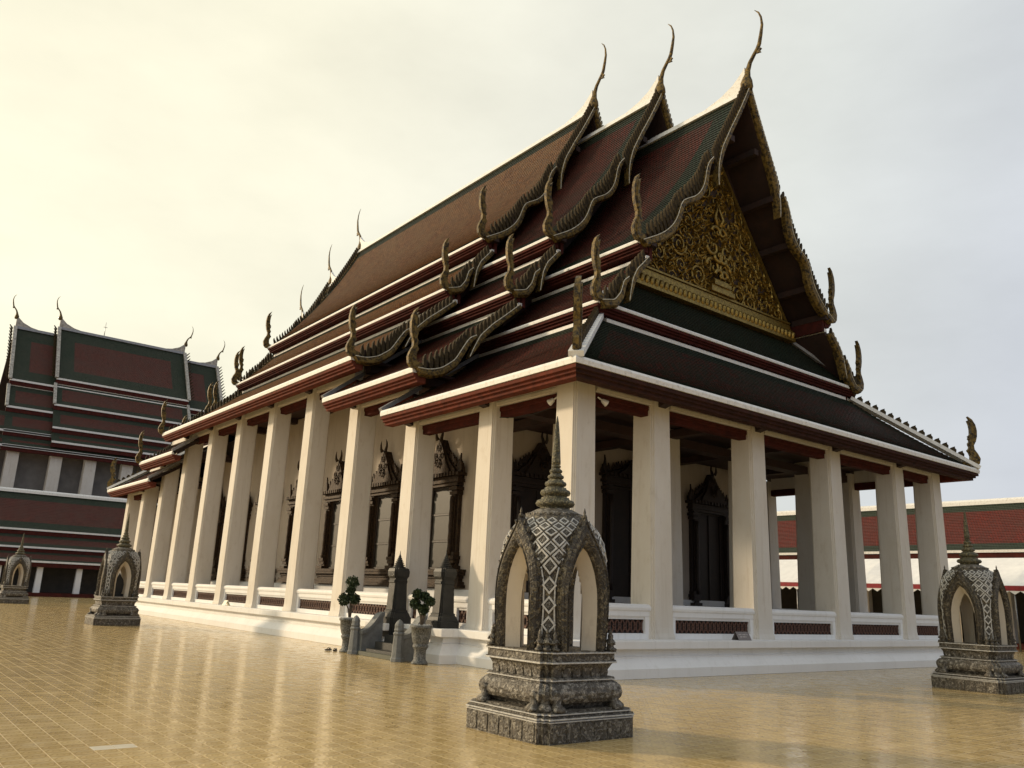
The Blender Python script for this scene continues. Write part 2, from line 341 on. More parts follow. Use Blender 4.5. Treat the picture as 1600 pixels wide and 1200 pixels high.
def slope(name, parent, tl, tr, br, bl, sag=0, bw=.5, mats=('tred', 'tgreen', 'soffit'), course=.17, th=.14, bt=None, bb=None):
    """one roof slope: lapped tile courses with a bordered field, real thickness. tl/tr = upper edge, bl/br = eave"""
    tl, tr, br, bl = map(Vector, (tl, tr, br, bl)); mb = MB(); mb.uv = []
    L_ = ((bl-tl).length+(br-tr).length)/2; n = max(3, round(L_/course)); nrm = (tr-tl).cross(bl-tl).normalized()
    if nrm.z < 0: nrm = -nrm
    bt = bw if bt is None else bt; bb = bw if bb is None else bb
    def P(s, t, off):
        a = tl.lerp(bl, t); b = tr.lerp(br, t)
        return a.lerp(b, s)+nrm*(off-sag*4*t*(1-t))
    wt = max((tr-tl).length, .1); wb = max((br-bl).length, .1)
    def cols(t):
        w = wt+(wb-wt)*t; e = min(.45, bw/w); return (0, e, 1-e, 1)
    def U(s, t): w = wt+(wb-wt)*t; return (s-.5)*w+20
    rows = []
    for i in range(n):
        rows.append((i/n, .0)); rows.append(((i+1)/n, .028))
    for k in range(len(rows)):
        t, off = rows[k]
        for s in cols(t):
            mb.v.append(tuple(P(s, t, off))); mb.uv.append((U(s, t), (1-t)*n*.17+.085))
    for k in range(len(rows)-1):
        t = rows[k][0]; ci = k//2
        edge_row = (ci+.5)/n*L_ < bt or (1-(ci+.5)/n)*L_ < bb
        for j in range(3):
            a = k*4+j; mb.f.append([a, a+1, a+5, a+4]); mb.sm.append(False)
            mb.m.append(1 if (edge_row or j != 1) else 0)
    o = len(mb.v); ts = [i/6 for i in range(7)]
    for t in ts:
        for s in (0, 1): mb.v.append(tuple(P(s, t, -th))); mb.uv.append((s, t))
    for i in range(6): mb.f.append([o+2*i, o+2*i+2, o+2*i+3, o+2*i+1]); mb.m.append(2); mb.sm.append(False)
    nr = len(rows); last = (nr-1)*4
    def seg(idx, m=2): mb.f.append(idx); mb.m.append(m); mb.sm.append(False)
    seg([0, o, o+1, 3]); seg([last, last+3, o+13, o+12])
    # verge sides (ladder of quads)
    for side, col in ((0, 0), (1, 3)):
        for i in range(6):
            k0 = min(nr-1, round(i/6*n)*2-(1 if i else 0)); k0 = max(0, k0); k1 = min(nr-1, round((i+1)/6*n)*2-1)
            seg([k*4+col for k in range(k0, k1+1)]+[o+2*(i+1)+side, o+2*i+side])
    return mb.build(name, list(mats), parent, recalc=False)

def bar(mb, a, b, w, h, up=(0,0,1), mi=0, lift=0):
    """rectangular bar from a to b, width w sideways, height h along up"""
    a, b, up = Vector(a), Vector(b), Vector(up); t = (b-a).normalized(); sd = t.cross(up).normalized(); up = sd.cross(t).normalized()
    rings = [[p+sd*(-w/2)+up*lift, p+sd*(w/2)+up*lift, p+sd*(w/2)+up*(h+lift), p-sd*(w/2)+up*(h+lift)] for p in (a, b)]
    mb.loft([[tuple(q) for q in rg] for rg in rings], mi)
def molding(mb, prof, a, b, outward, mi=0, ma=(0,0,0), mz=(0,0,0)):
    """extrude a 2-D profile (out, up) from a to b; ma / mz = outward of the neighbour for a mitred end"""
    a, b, o = Vector(a), Vector(b), Vector(outward)
    mb.loft([[tuple(p+o*x+Vector(m)*x+Vector((0,0,z))) for x, z in prof] for p, m in ((a, ma), (b, mz))], mi)

# ================================================================== ground
W, L, XC = 19.06, 39.9, 9.53
g = MB(); G = 420
g.add([(-G,-G,-.004),(G,-G,-.004),(G,G,-.004),(-G,G,-.004)], [(0,1,2,3)])
ground = tag(g.build('ground', 'floor'), 'glazed ochre tiled courtyard paving reflecting the columns', 'paving', kind='structure')
def project(p):
    v_ = Vector(p)-Vector((CX, CY, CZ)); zz = v_.dot(d); return (800+1280*v_.dot(r)/zz, 600-1280*v_.dot(u)/zz, zz)
tm = MB(); q = TS/2-.0016
tm.add([(-q,-q,-.004),(q,-q,-.004),(q,q,-.004),(-q,q,-.004),(-q,-q,-.001),(q,-q,-.001),(q,q,-.001),(-q,q,-.001),
        (-q+.003,-q+.003,0),(q-.003,-q+.003,0),(q-.003,q-.003,0),(-q+.003,q-.003,0)],
       [(8,9,10,11),(0,1,5,4),(1,2,6,5),(2,3,7,6),(3,0,4,7),(4,5,9,8),(5,6,10,9),(6,7,11,10),(7,4,8,11)])
tile_me = tm.mesh('paving_tile', 'floor'); pale_me = tm.mesh('pale_paving_tile', 'paletile')
cells = []
for i in range(-75, 10):
    for j in range(-60, 60):
        c_ = ((i+.5)*TS, (j+.5)*TS)
        if c_[0] > -.05 and c_[1] > -.05: continue
        if abs(c_[0]+4.55) < .79 and abs(c_[1]+4.55) < .79: continue
        px, py, zz = project((*c_, 0))
        if zz > 3 and -30 < px < 1630 and py < 1230 and zz < 17: cells.append((zz, i, j))
cells.sort()
pale = {(round((-9.47-.105)/TS-.5)+k, round(-3.50/TS-.5)) for k in (0, 1)}
stuff = MB()
for k, (zz, i, j) in enumerate(cells):
    c_ = ((i+.5)*TS, (j+.5)*TS, 0)
    if k < 296 or (i, j) in pale:
        t = put('paving_tile', pale_me if (i, j) in pale else tile_me, ground, c_)
        t.rotation_euler = (random.uniform(-.003, .003), random.uniform(-.003, .003), 0)
    else: stuff.add([(x+c_[0], y+c_[1], z) for x, y, z in tm.v], tm.f)
tag(stuff.build('paving_tiles', 'floor', ground, recalc=False), kind='stuff')

# ================================================================== temple hall
temple = empty('temple_hall', (XC, L/2, 0), 'large white-columned temple hall with tiered red and green tiled roof', 'temple')
def mirror_x(x): return 2*XC-x
# podium with mouldings
PR = [(0, 0), (0, .20), (.03, .23), (.15, .38), (.17, .41), (.17, .44), (.23, .46), (.23, .585), (.17, .595), (.085, .605), (.07, .62), (.07, .775), (.085, .79)]
def rect_ring(x0, y0, x1, y1, i, z): return [(x0+i, y0+i, z), (x1-i, y0+i, z), (x1-i, y1-i, z), (x0+i, y1-i, z)]
mb = MB(); mb.loft([rect_ring(0, 0, W, L, i, z) for i, z in PR]); mb.build('podium', 'white', temple)
# landing blocks either side of the stair
for name, y0, y1 in (('stair_landing', 4.02, 5.22), ('stair_landing', 6.68, 7.9)):
    mb = MB(); mb.loft([rect_ring(-.5, y0, .6, y1, i, z-.001) for i, z in PR]); mb.build(name, 'white', temple)
# columns -------------------------------------------------------------
CW0, CW1 = .39, .35
YS = [.54, 3.62, 7.35, 11.08, 14.66, 18.2, 21.75, 25.3, 28.75, 32.1, 35.5, 38.58]
XS = [.47, 3.09, 7.13, 11.11, 15.10, 17.80]
ZS = {0: 6.75, 1: 6.75, 2: 6.75, 3: 7.95, 4: 9.0, 5: 9.0, 6: 9.0, 7: 9.0, 8: 7.95, 9: 6.75, 10: 6.75, 11: 6.75}
ZS[3] = 7.9; ZS[8] = 9.0; ZS[9] = 7.9
def column_mesh(h):
    m_ = MB(); n = .035
    prof = [(.425, 0), (.425, .05), (.40, .14), (CW0, .26)]+[(CW0+(CW1-CW0)*t, .26+(h-.26)*t) for t in (.3, .6, 1)]
    m_.loft([sq(a, z, n) for a, z in prof]); return m_.mesh('column', 'plaster')
cmesh = {h: column_mesh(h-.79) for h in set(ZS.values())}
colpos = set()
for i, y in enumerate(YS):
    for x in (XS[0], XS[5]): colpos.add((x+.39, y+.39, ZS[i]))
for x in XS[1:5]:
    for y in (YS[0], YS[11]): colpos.add((x+.39, y+.39, ZS[0]))
for x, y, h in sorted(colpos): put('column', cmesh[h], temple, (x, y, .79))
# inner porch columns, on dark stone dadoes
ic = MB(); ic.loft([sq(.40-.05*t, .75+t*6, .03) for t in (0, 1)]); ic_me = ic.mesh('porch_column', 'plaster')
dd = MB(); dd.loft([sq(a, z) for a, z in ((.45, 0), (.45, .66), (.42, .745))]); dd_me = dd.mesh('porch_column_dado', 'grstone')
for x in (XS[1]+.39, XS[2]+.39, XS[3]+.39, XS[4]+.39):
    for y in (YS[1]+.39, L-YS[1]-.39):
        put('column', ic_me, temple, (x, y, .79)); put('column_dado', dd_me, temple, (x, y, .79))
# balustrades ----------------------------------------------------------
def lattice(mb, a, b, z0, z1, out):
    a, b, out = Vector(a), Vector(b), Vector(out); n = max(2, round((b-a).length/.17)); st = (b-a)/n; zc = (z0+z1)/2; hz = (z1-z0)/2
    mb.loft([[tuple(p-out*.05+Vector((0,0,z0))), tuple(p-out*.02+Vector((0,0,z0))), tuple(p-out*.02+Vector((0,0,z1))), tuple(p-out*.05+Vector((0,0,z1)))] for p in (a, b)], 1)
    for i in range(n):
        p = a+st*i; dz = Vector((0,0,1))
        for s0, s1 in ((z0, z1), (z1, z0)):
            bar(mb, p+dz*s0, p+st+dz*s1, .030, .03, out, 0, -.02)
        c_ = p+st*.5+dz*zc
        mb.tube([c_+Vector((st.x*.30*math.cos(t*math.pi/3), st.y*.30*math.cos(t*math.pi/3), hz*.55*math.sin(t*math.pi/3)))+out*.004 for t in range(7)], .013, 4, 0, False, nref=out)
BALP = [(-.16, 0), (.10, 0), (.10, .12), (.06, .14)]
def balustrade(a, b, out):
    """from a to b along the colonnade: base rail, framed lattice, rounded rail"""
    a, b, out = Vector(a), Vector(b), Vector(out); t = (b-a).normalized()
    m_ = MB(); z = .785
    molding(m_, [(-.20, z), (.10, z), (.10, z+.13), (-.20, z+.13)], a, b, out)
    molding(m_, [(-.20, z+.49), (.08, z+.49), (.10, z+.52), (.10, z+.62), (.13, z+.65), (.14, z+.70), (.12, z+.75), (.07, z+.785), (-.13, z+.785), (-.20, z+.72)], a, b, out)
    for p, q_ in ((a, a+t*.16), (b-t*.16, b)): molding(m_, [(-.20, z+.12), (.095, z+.12), (.095, z+.50), (-.20, z+.50)], p, q_, out)
    a2, b2 = a+t*.16, b-t*.16     # inner bead round the panel
    molding(m_, [(-.18, z+.44), (.05, z+.44), (.06, z+.495), (-.18, z+.495)], a2, b2, out)
    ob = m_.build('balustrade', 'white', temple)
    lm = MB(); lattice(lm, a2+out*.015, b2+out*.015, z+.13, z+.445, out); lm.build('lattice_panel', ['lattice', 'black'], ob)
for i in range(11):
    y0, y1 = YS[i]+.76, YS[i+1]+.02
    if i == 1:
        balustrade((.70, y0, 0), (.70, 5.15, 0), (-1,0,0)); balustrade((.70, 6.75, 0), (.70, y1, 0), (-1,0,0))
    else: balustrade((.70, y0, 0), (.70, y1, 0), (-1,0,0))
    balustrade((W-.70, y0, 0), (W-.70, y1, 0), (1,0,0))
for i in range(5):
    balustrade((XS[i]+.76, .74, 0), (XS[i+1]+.02, .74, 0), (0,-1,0))
    if i != 2: balustrade((XS[i]+.76, L-.74, 0), (XS[i+1]+.02, L-.74, 0), (0,1,0))
# beams over the columns -------------------------------------------------
def beam(a, b, z, out):
    m_ = MB(); a, b = Vector(a), Vector(b)
    molding(m_, [(-.30, z), (.05, z), (.05, z+.09), (.02, z+.10), (.02, z+.52), (-.30, z+.52)], a, b, out)
    m_.build('beam', 'plaster', temple)
    t = (b-a).normalized(); m_ = MB(); e = .12
    pr_ = [(-.34, z-.02), (-.07, z-.02), (-.07, z-.12), (-.10, z-.14), (-.10, z-.27), (-.34, z-.27)]
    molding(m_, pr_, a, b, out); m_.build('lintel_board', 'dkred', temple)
bz = {0: 6.4, 1: 6.4, 2: 7.5, 3: 8.6, 4: 8.6, 5: 8.6, 6: 8.6, 7: 8.6, 8: 7.5, 9: 6.4, 10: 6.4}
bz[8] = 8.6; bz[9] = 7.5; bz[10] = 6.4
for i in range(11):
    y0, y1 = YS[i]+.74, YS[i+1]+.04
    beam((.53+.09, y0, 0), (.53+.09, y1, 0), bz[i], (-1,0,0)); beam((W-.60, y0, 0), (W-.60, y1, 0), bz[i], (1,0,0))
for i in range(5):
    beam((XS[i]+.74, .62, 0), (XS[i+1]+.04, .62, 0), 6.4, (0,-1,0)); beam((XS[i]+.74, L-.62, 0), (XS[i+1]+.04, L-.62, 0), 6.4, (0,1,0))
# ceilings and cella wall --------------------------------------------------
WX, WY = 3.1, 7.4
for y0, y1, z in ((.9, 7.3, 6.86), (7.3, 11.0, 7.96), (11.0, L-11.0, 9.06), (L-11.0, L-7.3, 7.96), (L-7.3, L-.9, 6.86)):
    m_ = MB(); m_.box(.92, y0+.002, z, W-.92, y1-.002, z+.08); m_.build('ceiling', 'ceiling', temple)
def cbeam(*a): m_ = MB(); m_.box(*a); m_.build('ceiling_beam', 'ceiling', temple)
for y in YS[1:11]:
    zz = 6.62 if (y < 7 or y > L-8) else (7.72 if (y < 11 or y > L-12) else 8.82)
    for x0, x1 in ((.9, WX), (W-WX, W-.9)): cbeam(x0, y+.2, zz-.02, x1, y+.55, zz+.22)
for x in XS[1:5]: cbeam(x+.2, .95, 6.56, x+.55, WY, 6.80)
cbeam(1, YS[1]+.15, 6.40, W-1, YS[1]+.62, 6.66)
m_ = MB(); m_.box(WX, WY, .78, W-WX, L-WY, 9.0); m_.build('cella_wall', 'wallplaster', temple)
m_ = MB()
m_.box(WX-.12, WY-.12, .785, W-WX+.12, L-WY+.12, 1.75); m_.build('wall_plinth', 'white', temple)
m_ = MB(); m_.box(.95, .95, .786, W-.95, L-.95, .83); m_.build('gallery_floor', 'grstone', temple)

# windows and doors ----------------------------------------------------------
def flame(h, w, th):
    """a small upright flame leaf (x out, y up), reused everywhere"""
    m_ = MB(); P_ = [(-.5*w, 0), (-.62*w, .22*h), (-.40*w, .45*h), (-.22*w, .70*h), (.10*w, h), (.12*w, .72*h), (.45*w, .45*h), (.60*w, .22*h), (.5*w, 0)]
    m_.extrude(P_, (0,0,0), (1,0,0), (0,1,0), (0,0,1), th); return m_
def scroll_mesh(turns, r0_, w, mat='gold'):
    m_ = MB(); n = 26; path = []; rad = []
    for i in range(n+1):
        t = i/n; a = t*turns*2*math.pi; rr = r0_*(1-t)**.85+.012
        path.append((rr*math.cos(a), -.05-.06*t, rr*math.sin(a))); rad.append(w*(1-.55*t))
    m_.tube(path, rad, 6, flat=.8); 
    for i in range(2, n-8, 3):
        p = Vector(path[i]); o_ = Vector((p.x, 0, p.z)).normalized(); tn = Vector((-o_.z, 0, o_.x))
        a, b_, c_ = p+tn*.05, p+o_*.11+tn*.10+Vector((0,-.03,0)), p-tn*.05
        m_.add([a, b_, c_, p+Vector((0,-.07,0))], [(0,1,3),(1,2,3),(0,2,1)])
    return m_.mesh('scroll', mat)
SCR = [scroll_mesh(1.7, .30, .045), scroll_mesh(1.4, .24, .040), scroll_mesh(2.1, .40, .055)]
SCRB = [scroll_mesh(1.6, .26, .05, 'brownorn'), scroll_mesh(1.3, .22, .05, 'brownorn')]
def opening(parent, c, uax, out, hw, zb, zt, tip, mats, leafmat, panes, name, base_h=.5, horns=True):
    """ornate surround: c = centre on the wall plane at z 0; returns the part"""
    c, U_, O_ = Vector(c), Vector(uax), Vector(out); Z = Vector((0,0,1))
    def bx(m, u0_, u1_, z0, z1, n0, n1, mi=0):
        ps = [c+U_*a+Z*b_+O_*n for n in (n0, n1) for a, b_ in ((u0_, z0), (u1_, z0), (u1_, z1), (u0_, z1))]
        m.add(ps, [(0,1,2,3),(4,5,6,7),(0,1,5,4),(1,2,6,5),(2,3,7,6),(3,0,4,7)], mi)
    m = MB()
    for s_ in (-1, 1):    # jambs: moulded pilasters, slightly splayed at the foot
        for w0, w1, n1 in ((hw, hw+.10, .10), (hw+.08, hw+.30, .20), (hw+.28, hw+.40, .12)):
            bx(m, s_*w0, s_*w1, zb, zt, 0, n1)
        for z, e in ((zb, .30), (zb+.18, .12), (zb+.30, .22), (zb+.42, .06), (zt-.30, .14), (zt-.16, .24)):
            bx(m, s_*(hw+.06), s_*(hw+.40+e*.35), z, z+.11, 0, .20+e*.4)
        m.tube([c+U_*s_*(hw+.19)+O_*.23+Z*(zb+.4+(zt-.75-zb)*k/10) for k in range(11)], [.07+.012*(k % 2) for k in range(11)], 6, nref=O_)
    ob = m.build(name, mats, parent)
    b_ = MB()             # pedestal: waisted steps
    hz = base_h
    for k, (e, n) in enumerate(((.50, .30), (.42, .24), (.30, .16), (.36, .20), (.46, .30), (.50, .32))):
        bx(b_, -(hw+.42+e*.8), hw+.42+e*.8, zb-hz+hz*k/6, zb-hz+hz*(k+1)/6-.004, 0, n)
    b_.build('pedestal', mats, ob)
    p = MB()              # pediment: entablature then stacked gables ringed with flames
    for k, (e, n) in enumerate(((.44, .24), (.52, .30), (.46, .24), (.60, .36))):
        bx(p, -(hw+e), hw+e, zt+.10*k, zt+.10*k+.097, 0, n)
    for k in range(-6, 7): bx(p, (hw+.5)/6.6*k-.05, (hw+.5)/6.6*k+.05, zt+.30, zt+.42, .30, .40)
    z0 = zt+.40; H_ = tip-.25-z0
    for k, (fw, fz, n) in enumerate(((1.0, .58, .16), (.78, .76, .24), (.56, .90, .32))):
        wd = (hw+.52)*fw; hh = H_*fz; N_ = 10
        prof = [(wd*(1-t)**.95*(1+.06*math.sin(t*12)), z0+hh*t) for t in [i/N_ for i in range(N_+1)]]
        poly = [(a, z) for a, z in prof]+[(-a, z) for a, z in prof[::-1][1:]]
        p.extrude(poly, c, U_, Z, O_, 2*n)
    p.build('pediment', mats, ob)
    fl = flame(.26, .13, .05).mesh('flame_leaf', mats)
    for s_ in (-1, 1):
        for i in range(9):
            t = i/9; a = (hw+.55)*(1-t)**.95*(1+.06*math.sin(t*12)); z = z0+H_*.62*t
            put('flame_leaf', fl, ob, c+U_*s_*a+O_*.14+Z*z, U_*s_, Z, O_, 1.15-.4*t)
        if horns:
            put('horn_finial', fl, ob, c+U_*s_*(hw+.50)+O_*.2+Z*(zt+.42), U_*s_, Z, O_, (1.2, 2.3, 1.2))
    h_ = MB(); q0 = c+O_*.25+Z*(tip-.55)
    h_.tube([q0+Z*z+U_*a for a, z in ((0, 0), (.02, .2), (-.05, .36), (-.03, .5), (.04, .62))], [.09, .06, .04, .03, .008], 6, nref=O_)
    q0 = c+O_*.38+Z*(z0+H_*.86)
    h_.tube([q0+Z*z+U_*a+O_*n for a, z, n in ((0, 0, 0), (.02, .10, .06), (-.03, .24, .10), (.0, .4, .07))], [.07, .05, .03, .006], 6, nref=O_)
    h_.build('finial', mats, ob)
    lf = MB(); bx(lf, -hw, hw, zb, zt, 0, .03)
    if panes == 1: bx(lf, -.03, .03, zb, zt, .03, .07)
    for s_ in (-1, 1): bx(lf, s_*hw, s_*(hw-.09), zb, zt, .03, .08)
    for k in range(panes+1): bx(lf, -hw, hw, zb+(zt-zb-.06)*k/panes, zb+(zt-zb-.06)*k/panes+.06, .03, .076)
    lf.build('leaf', leafmat, ob)
    if panes > 1:
        pw = 2*hw-.20; ph = (zt-zb-.06)/panes-.06; u0_ = -pw/2
        for k in range(panes):
            pm = MB(); zc0 = zb+(zt-zb-.06)*k/panes+.07
            if k == panes-1: poly = [(u0_, zc0), (u0_+pw, zc0), (u0_+pw, zc0+ph*.62)]+[(pw/2*math.cos(a), zc0+ph*.62+ph*.32*math.sin(a)) for a in [math.pi*i/10 for i in range(1, 10)]]+[(u0_, zc0+ph*.62)]
            else: poly = [(u0_, zc0), (u0_+pw, zc0), (u0_+pw, zc0+ph-.02), (u0_, zc0+ph-.02)]
            pm.extrude(poly, c+O_*.045, U_, Z, O_, .02); pm.build('pane', 'pane', ob)
    for a, z, sc_ in ((0, .28, .75), (-.34, .16, .62), (.34, .16, .62), (0, .66, .55), (-.16, .46, .5), (.16, .46, .5)):
        put('carved_scroll', SCRB[0 if a >= 0 else 1], ob, c+U_*a*(hw+.5)+Z*(z0+H_*z)+O_*(.31 if abs(a) < .2 else .22), U_*(1 if a >= 0 else -1), -O_, Z, sc_*.85)
    return ob
w0 = None
for i in range(2, 10):
    yc = (YS[i]+YS[i+1])/2+.39
    if yc > L-WY-1: continue
    for x, o_ in ((WX, (-1,0,0)), (W-WX, (1,0,0))):
        opening(temple, (x, yc, 0), (0, 1, 0), o_, .62, 2.36, 4.98, 6.95, 'brownorn', 'leafdoor', 3, 'window', .56)
for x, tp, hw in ((XC-4.35, 7.2, .72), (XC, 8.2, .95), (XC+4.35, 7.2, .72)):
    opening(temple, (x, WY, 0), (1, 0, 0), (0,-1,0), hw, 1.55, 5.0 if x != XC else 5.5, min(tp, 6.9) if x != XC else 6.85, 'darkorn', 'leafdoor', 1, 'door', .72)

# ------------------------------------------------------------------ roof
# section of the three stepped tiers: apex, foot A, start B, foot B, start C, eave (x, z)
TIER = {1: dict(y=9.65, yf=9.95, ap=21.78, A=(4.35, 14.42), b=(4.78, 14.0), B=(2.85, 12.0), c=(3.28, 11.62), C=(-.50, 8.80)),
        2: dict(y=5.92, yf=6.20, ap=20.56, A=(4.38, 13.22), b=(4.78, 12.8), B=(2.84, 10.88), c=(3.22, 10.50), C=(-.45, 7.70)),
        3: dict(y=1.97, yf=2.25, ap=18.80, A=(4.42, 11.80), b=(4.78, 11.35), B=(2.80, 9.52), c=(3.05, 9.12), C=(-.36, 6.70))}
SAG = .38
def end_y(y, far): return L-y if far else y
def edging(parent, a, b, out, big=False, ma=(0,0,0), mz=(0,0,0), mat=None):
    """white tile edge with the stepped red board below it, along an eave from a to b"""
    m_ = MB(); molding(m_, [(-.10, -.12), (.045, -.12), (.06, -.02), (.03, .045), (-.10, .06)] if big else [(-.10, -.06), (.045, -.06), (.055, .0), (.03, .045), (-.10, .06)], a, b, out, 0, ma, mz); o1 = m_.build('white_eave_edge', 'trim', parent)
    k, q0 = (.25, -.13) if big else (.20, -.07)
    m_ = MB(); molding(m_, [(-.40, q0), (.015, q0), (.015, q0-k*.34), (-.055, q0-k*.38), (-.055, q0-k*.64), (-.125, q0-k*.68), (-.125, q0-k), (-.40, q0-k)], a, b, out, 0, ma, mz)
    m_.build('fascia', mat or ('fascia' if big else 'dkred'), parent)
def baseline(parent, a, b, out):
    m_ = MB(); molding(m_, [(-.10, -.03), (.06, -.03), (.06, .07), (.02, .10), (-.10, .10)], a, b, out); m_.build('white_ridge_line', 'trim', parent)
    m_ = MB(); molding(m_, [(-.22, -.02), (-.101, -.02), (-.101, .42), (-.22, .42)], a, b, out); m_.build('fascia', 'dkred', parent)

# flame fins and naga finials of the bargeboards
fin = MB(); fin.extrude([(-.075, -.10), (-.10, .10), (-.09, .26), (-.04, .36), (.05, .42), (.045, .33), (.085, .22), (.07, .05), (.075, -.10)], (0,0,0), (1,0,0), (0,1,0), (0,0,1), .085)
fin_me = fin.mesh('flame_fin', 'fin')
HH = [(-.06,0),(-.13,.06),(-.155,.16),(-.11,.26),(-.055,.34),(-.05,.42),(-.095,.50),(-.125,.60),(-.135,.72),(-.115,.84),(-.06,.94),(.02,1.0),(-.025,.91),(-.04,.80),(-.03,.70),(.01,.63),(.045,.60),(.01,.56),(.02,.50),(.06,.455),(.03,.42),(.045,.36),(.085,.32),(.05,.27),(.02,.21),(.035,.13),(.10,.09),(.17,.10),(.20,.05),(.19,0)]
hh = MB(); hh.extrude(HH, (0,0,0), (1,0,0), (0,1,0), (0,0,1), .13); 
hh.extrude([(a*.6+.01, b*.9+.02) for a, b in HH], (0,0,0), (1,0,0), (0,1,0), (0,0,1), .19)
hh_me = hh.mesh('naga_finial', 'naga')
# chofa: slender bird-neck finial at the apex (out, up)
CH = [(.02, 0, .20), (.04, .16, .25), (.03, .34, .24), (.05, .56, .15), (.10, .80, .105), (.20, 1.06, .085), (.40, 1.32, .075), (.52, 1.44, .085), (.60, 1.60, .08), (.68, 1.95, .07), (.74, 2.30, .055), (.71, 2.62, .04), (.62, 2.86, .03), (.46, 3.05, .008)]
ch = MB(); ch.tube([(a, 0, z) for a, z, _ in CH], [q_ for _, _, q_ in CH], 8, flat=.7)
ch.extrude([(.47, 1.28), (.66, 1.24), (.62, 1.33), (.69, 1.38), (.60, 1.46)], (0,0,0), (1,0,0), (0,0,1), (0,1,0), .06)
chofa_me = ch.mesh('chofa', 'naga')

def barge(p0, p1, y0, y1, outs, far, kind, sgn, sag=0):
    """naga bargeboard from p0 (upper, x z) to p1 (foot); sgn -1 left slope, +1 right; kind = wave table"""
    fy = -1 if not far else 1
    def xx(x): return x if sgn < 0 else mirror_x(x)
    A = Vector((xx(p0[0]), y0, p0[1])); B = Vector((xx(p1[0]), y1, p1[1])); T = (B-A); Ln = T.length; t_ = T.normalized()
    nup = Vector((-t_.z*(-sgn)*-1, 0, abs(t_.x))).normalized()
    nup = Vector((sgn*abs(t_.z), 0, abs(t_.x))).normalized()
    def base(t): return A+T*t-nup*sag*4*t*(1-t)
    F = Vector((0, fy, 0)); mb = MB(); e = MB()
    for tab in kind:
        n = 26; ta, tb = tab[0][0], tab[-1][0]; rings = []; lip = []
        for i in range(n+1):
            t = ta+(tb-ta)*i/n; off = .68*interp([(a, b) for a, b, _ in tab], t); hgt = .58*interp([(a, c_) for a, _, c_ in tab], t)
            # smooth between stations
            if 0 < i < n:
                dt = (tb-ta)/n*.9; off = (off+.68*interp([(a, b) for a, b, _ in tab], t-dt)+.68*interp([(a, b) for a, b, _ in tab], t+dt))/3
            p = base(t)+nup*off+F*.04
            rings.append([tuple(p+F*.13), tuple(p-F*.11), tuple(p-F*.11-nup*hgt), tuple(p+F*.05-nup*hgt*1.03), tuple(p+F*.15-nup*hgt*.75), tuple(p+F*.16-nup*hgt*.3)])
            lip.append(p+F*.15+nup*.012)
        mb.loft(rings, 0)
        e.tube(lip, .015, 4, 0, False, nref=F)
    ob = mb.build('bargeboard', 'naga', temple); e.build('pale_edge', 'nagaedge', ob)
    nf = max(4, int(Ln/.185))
    for i in range(nf):
        t = (i+.6)/nf
        if t > .97: continue
        off = 0
        for tab in kind:
            if tab[0][0] <= t <= tab[-1][0]: off = .68*interp([(a, b) for a, b, _ in tab], t)
        b_ = base(t)+F*.05
        ax = -t_ if False else t_
        top = max(.10, .12-off*.0); h_ = (.30-min(0, off))*1.0
        tilt = (nup*.86-t_*.5).normalized(); side = tilt.cross(F).normalized()
        put('flame_fin', fin_me, ob, b_+nup*(off+.02), side*(1 if side.dot(t_) < 0 else -1), tilt, F, (.66, (.36+max(0, -off)*.95)/.50, .9))
    return ob, B
KA = [[(0, .06, .26), (.25, .02, .30), (.36, -.10, .34), (.43, -.42, .26), (.475, -.78, .16), (.50, -1.06, .03)],
      [(.435, .02, .10), (.47, .10, .26), (.51, -.02, .36), (.56, -.38, .36), (.62, -.50, .34), (.67, -.34, .32), (.70, -.10, .30), (.735, -.06, .32), (.78, -.36, .38), (.84, -.52, .42), (.91, -.42, .44), (1.0, -.05, .40)]]
KB = [[(0, .02, .30), (.28, .02, .32), (.42, -.16, .30), (.55, -.50, .20), (.64, -.78, .04)],
      [(.46, .02, .12), (.56, .04, .30), (.70, -.26, .38), (.84, -.34, .40), (1.0, -.04, .40)]]
KC = [[(0, .02, .26), (.30, .02, .30), (.44, -.10, .32), (.54, -.42, .22), (.60, -.66, .04)],
      [(.47, -.02, .12), (.53, .05, .28), (.60, -.12, .34), (.72, -.46, .36), (.84, -.50, .40), (.93, -.34, .42), (1.0, -.04, .40)]]
def finial_at(parent, B, sgn, fy, h): put('naga_finial', hh_me, parent, B+Vector((sgn*.06, fy*.04, -.02)), (-sgn, 0, 0), (0,0,1), (0,-fy,0), (h*.78, h, .85))

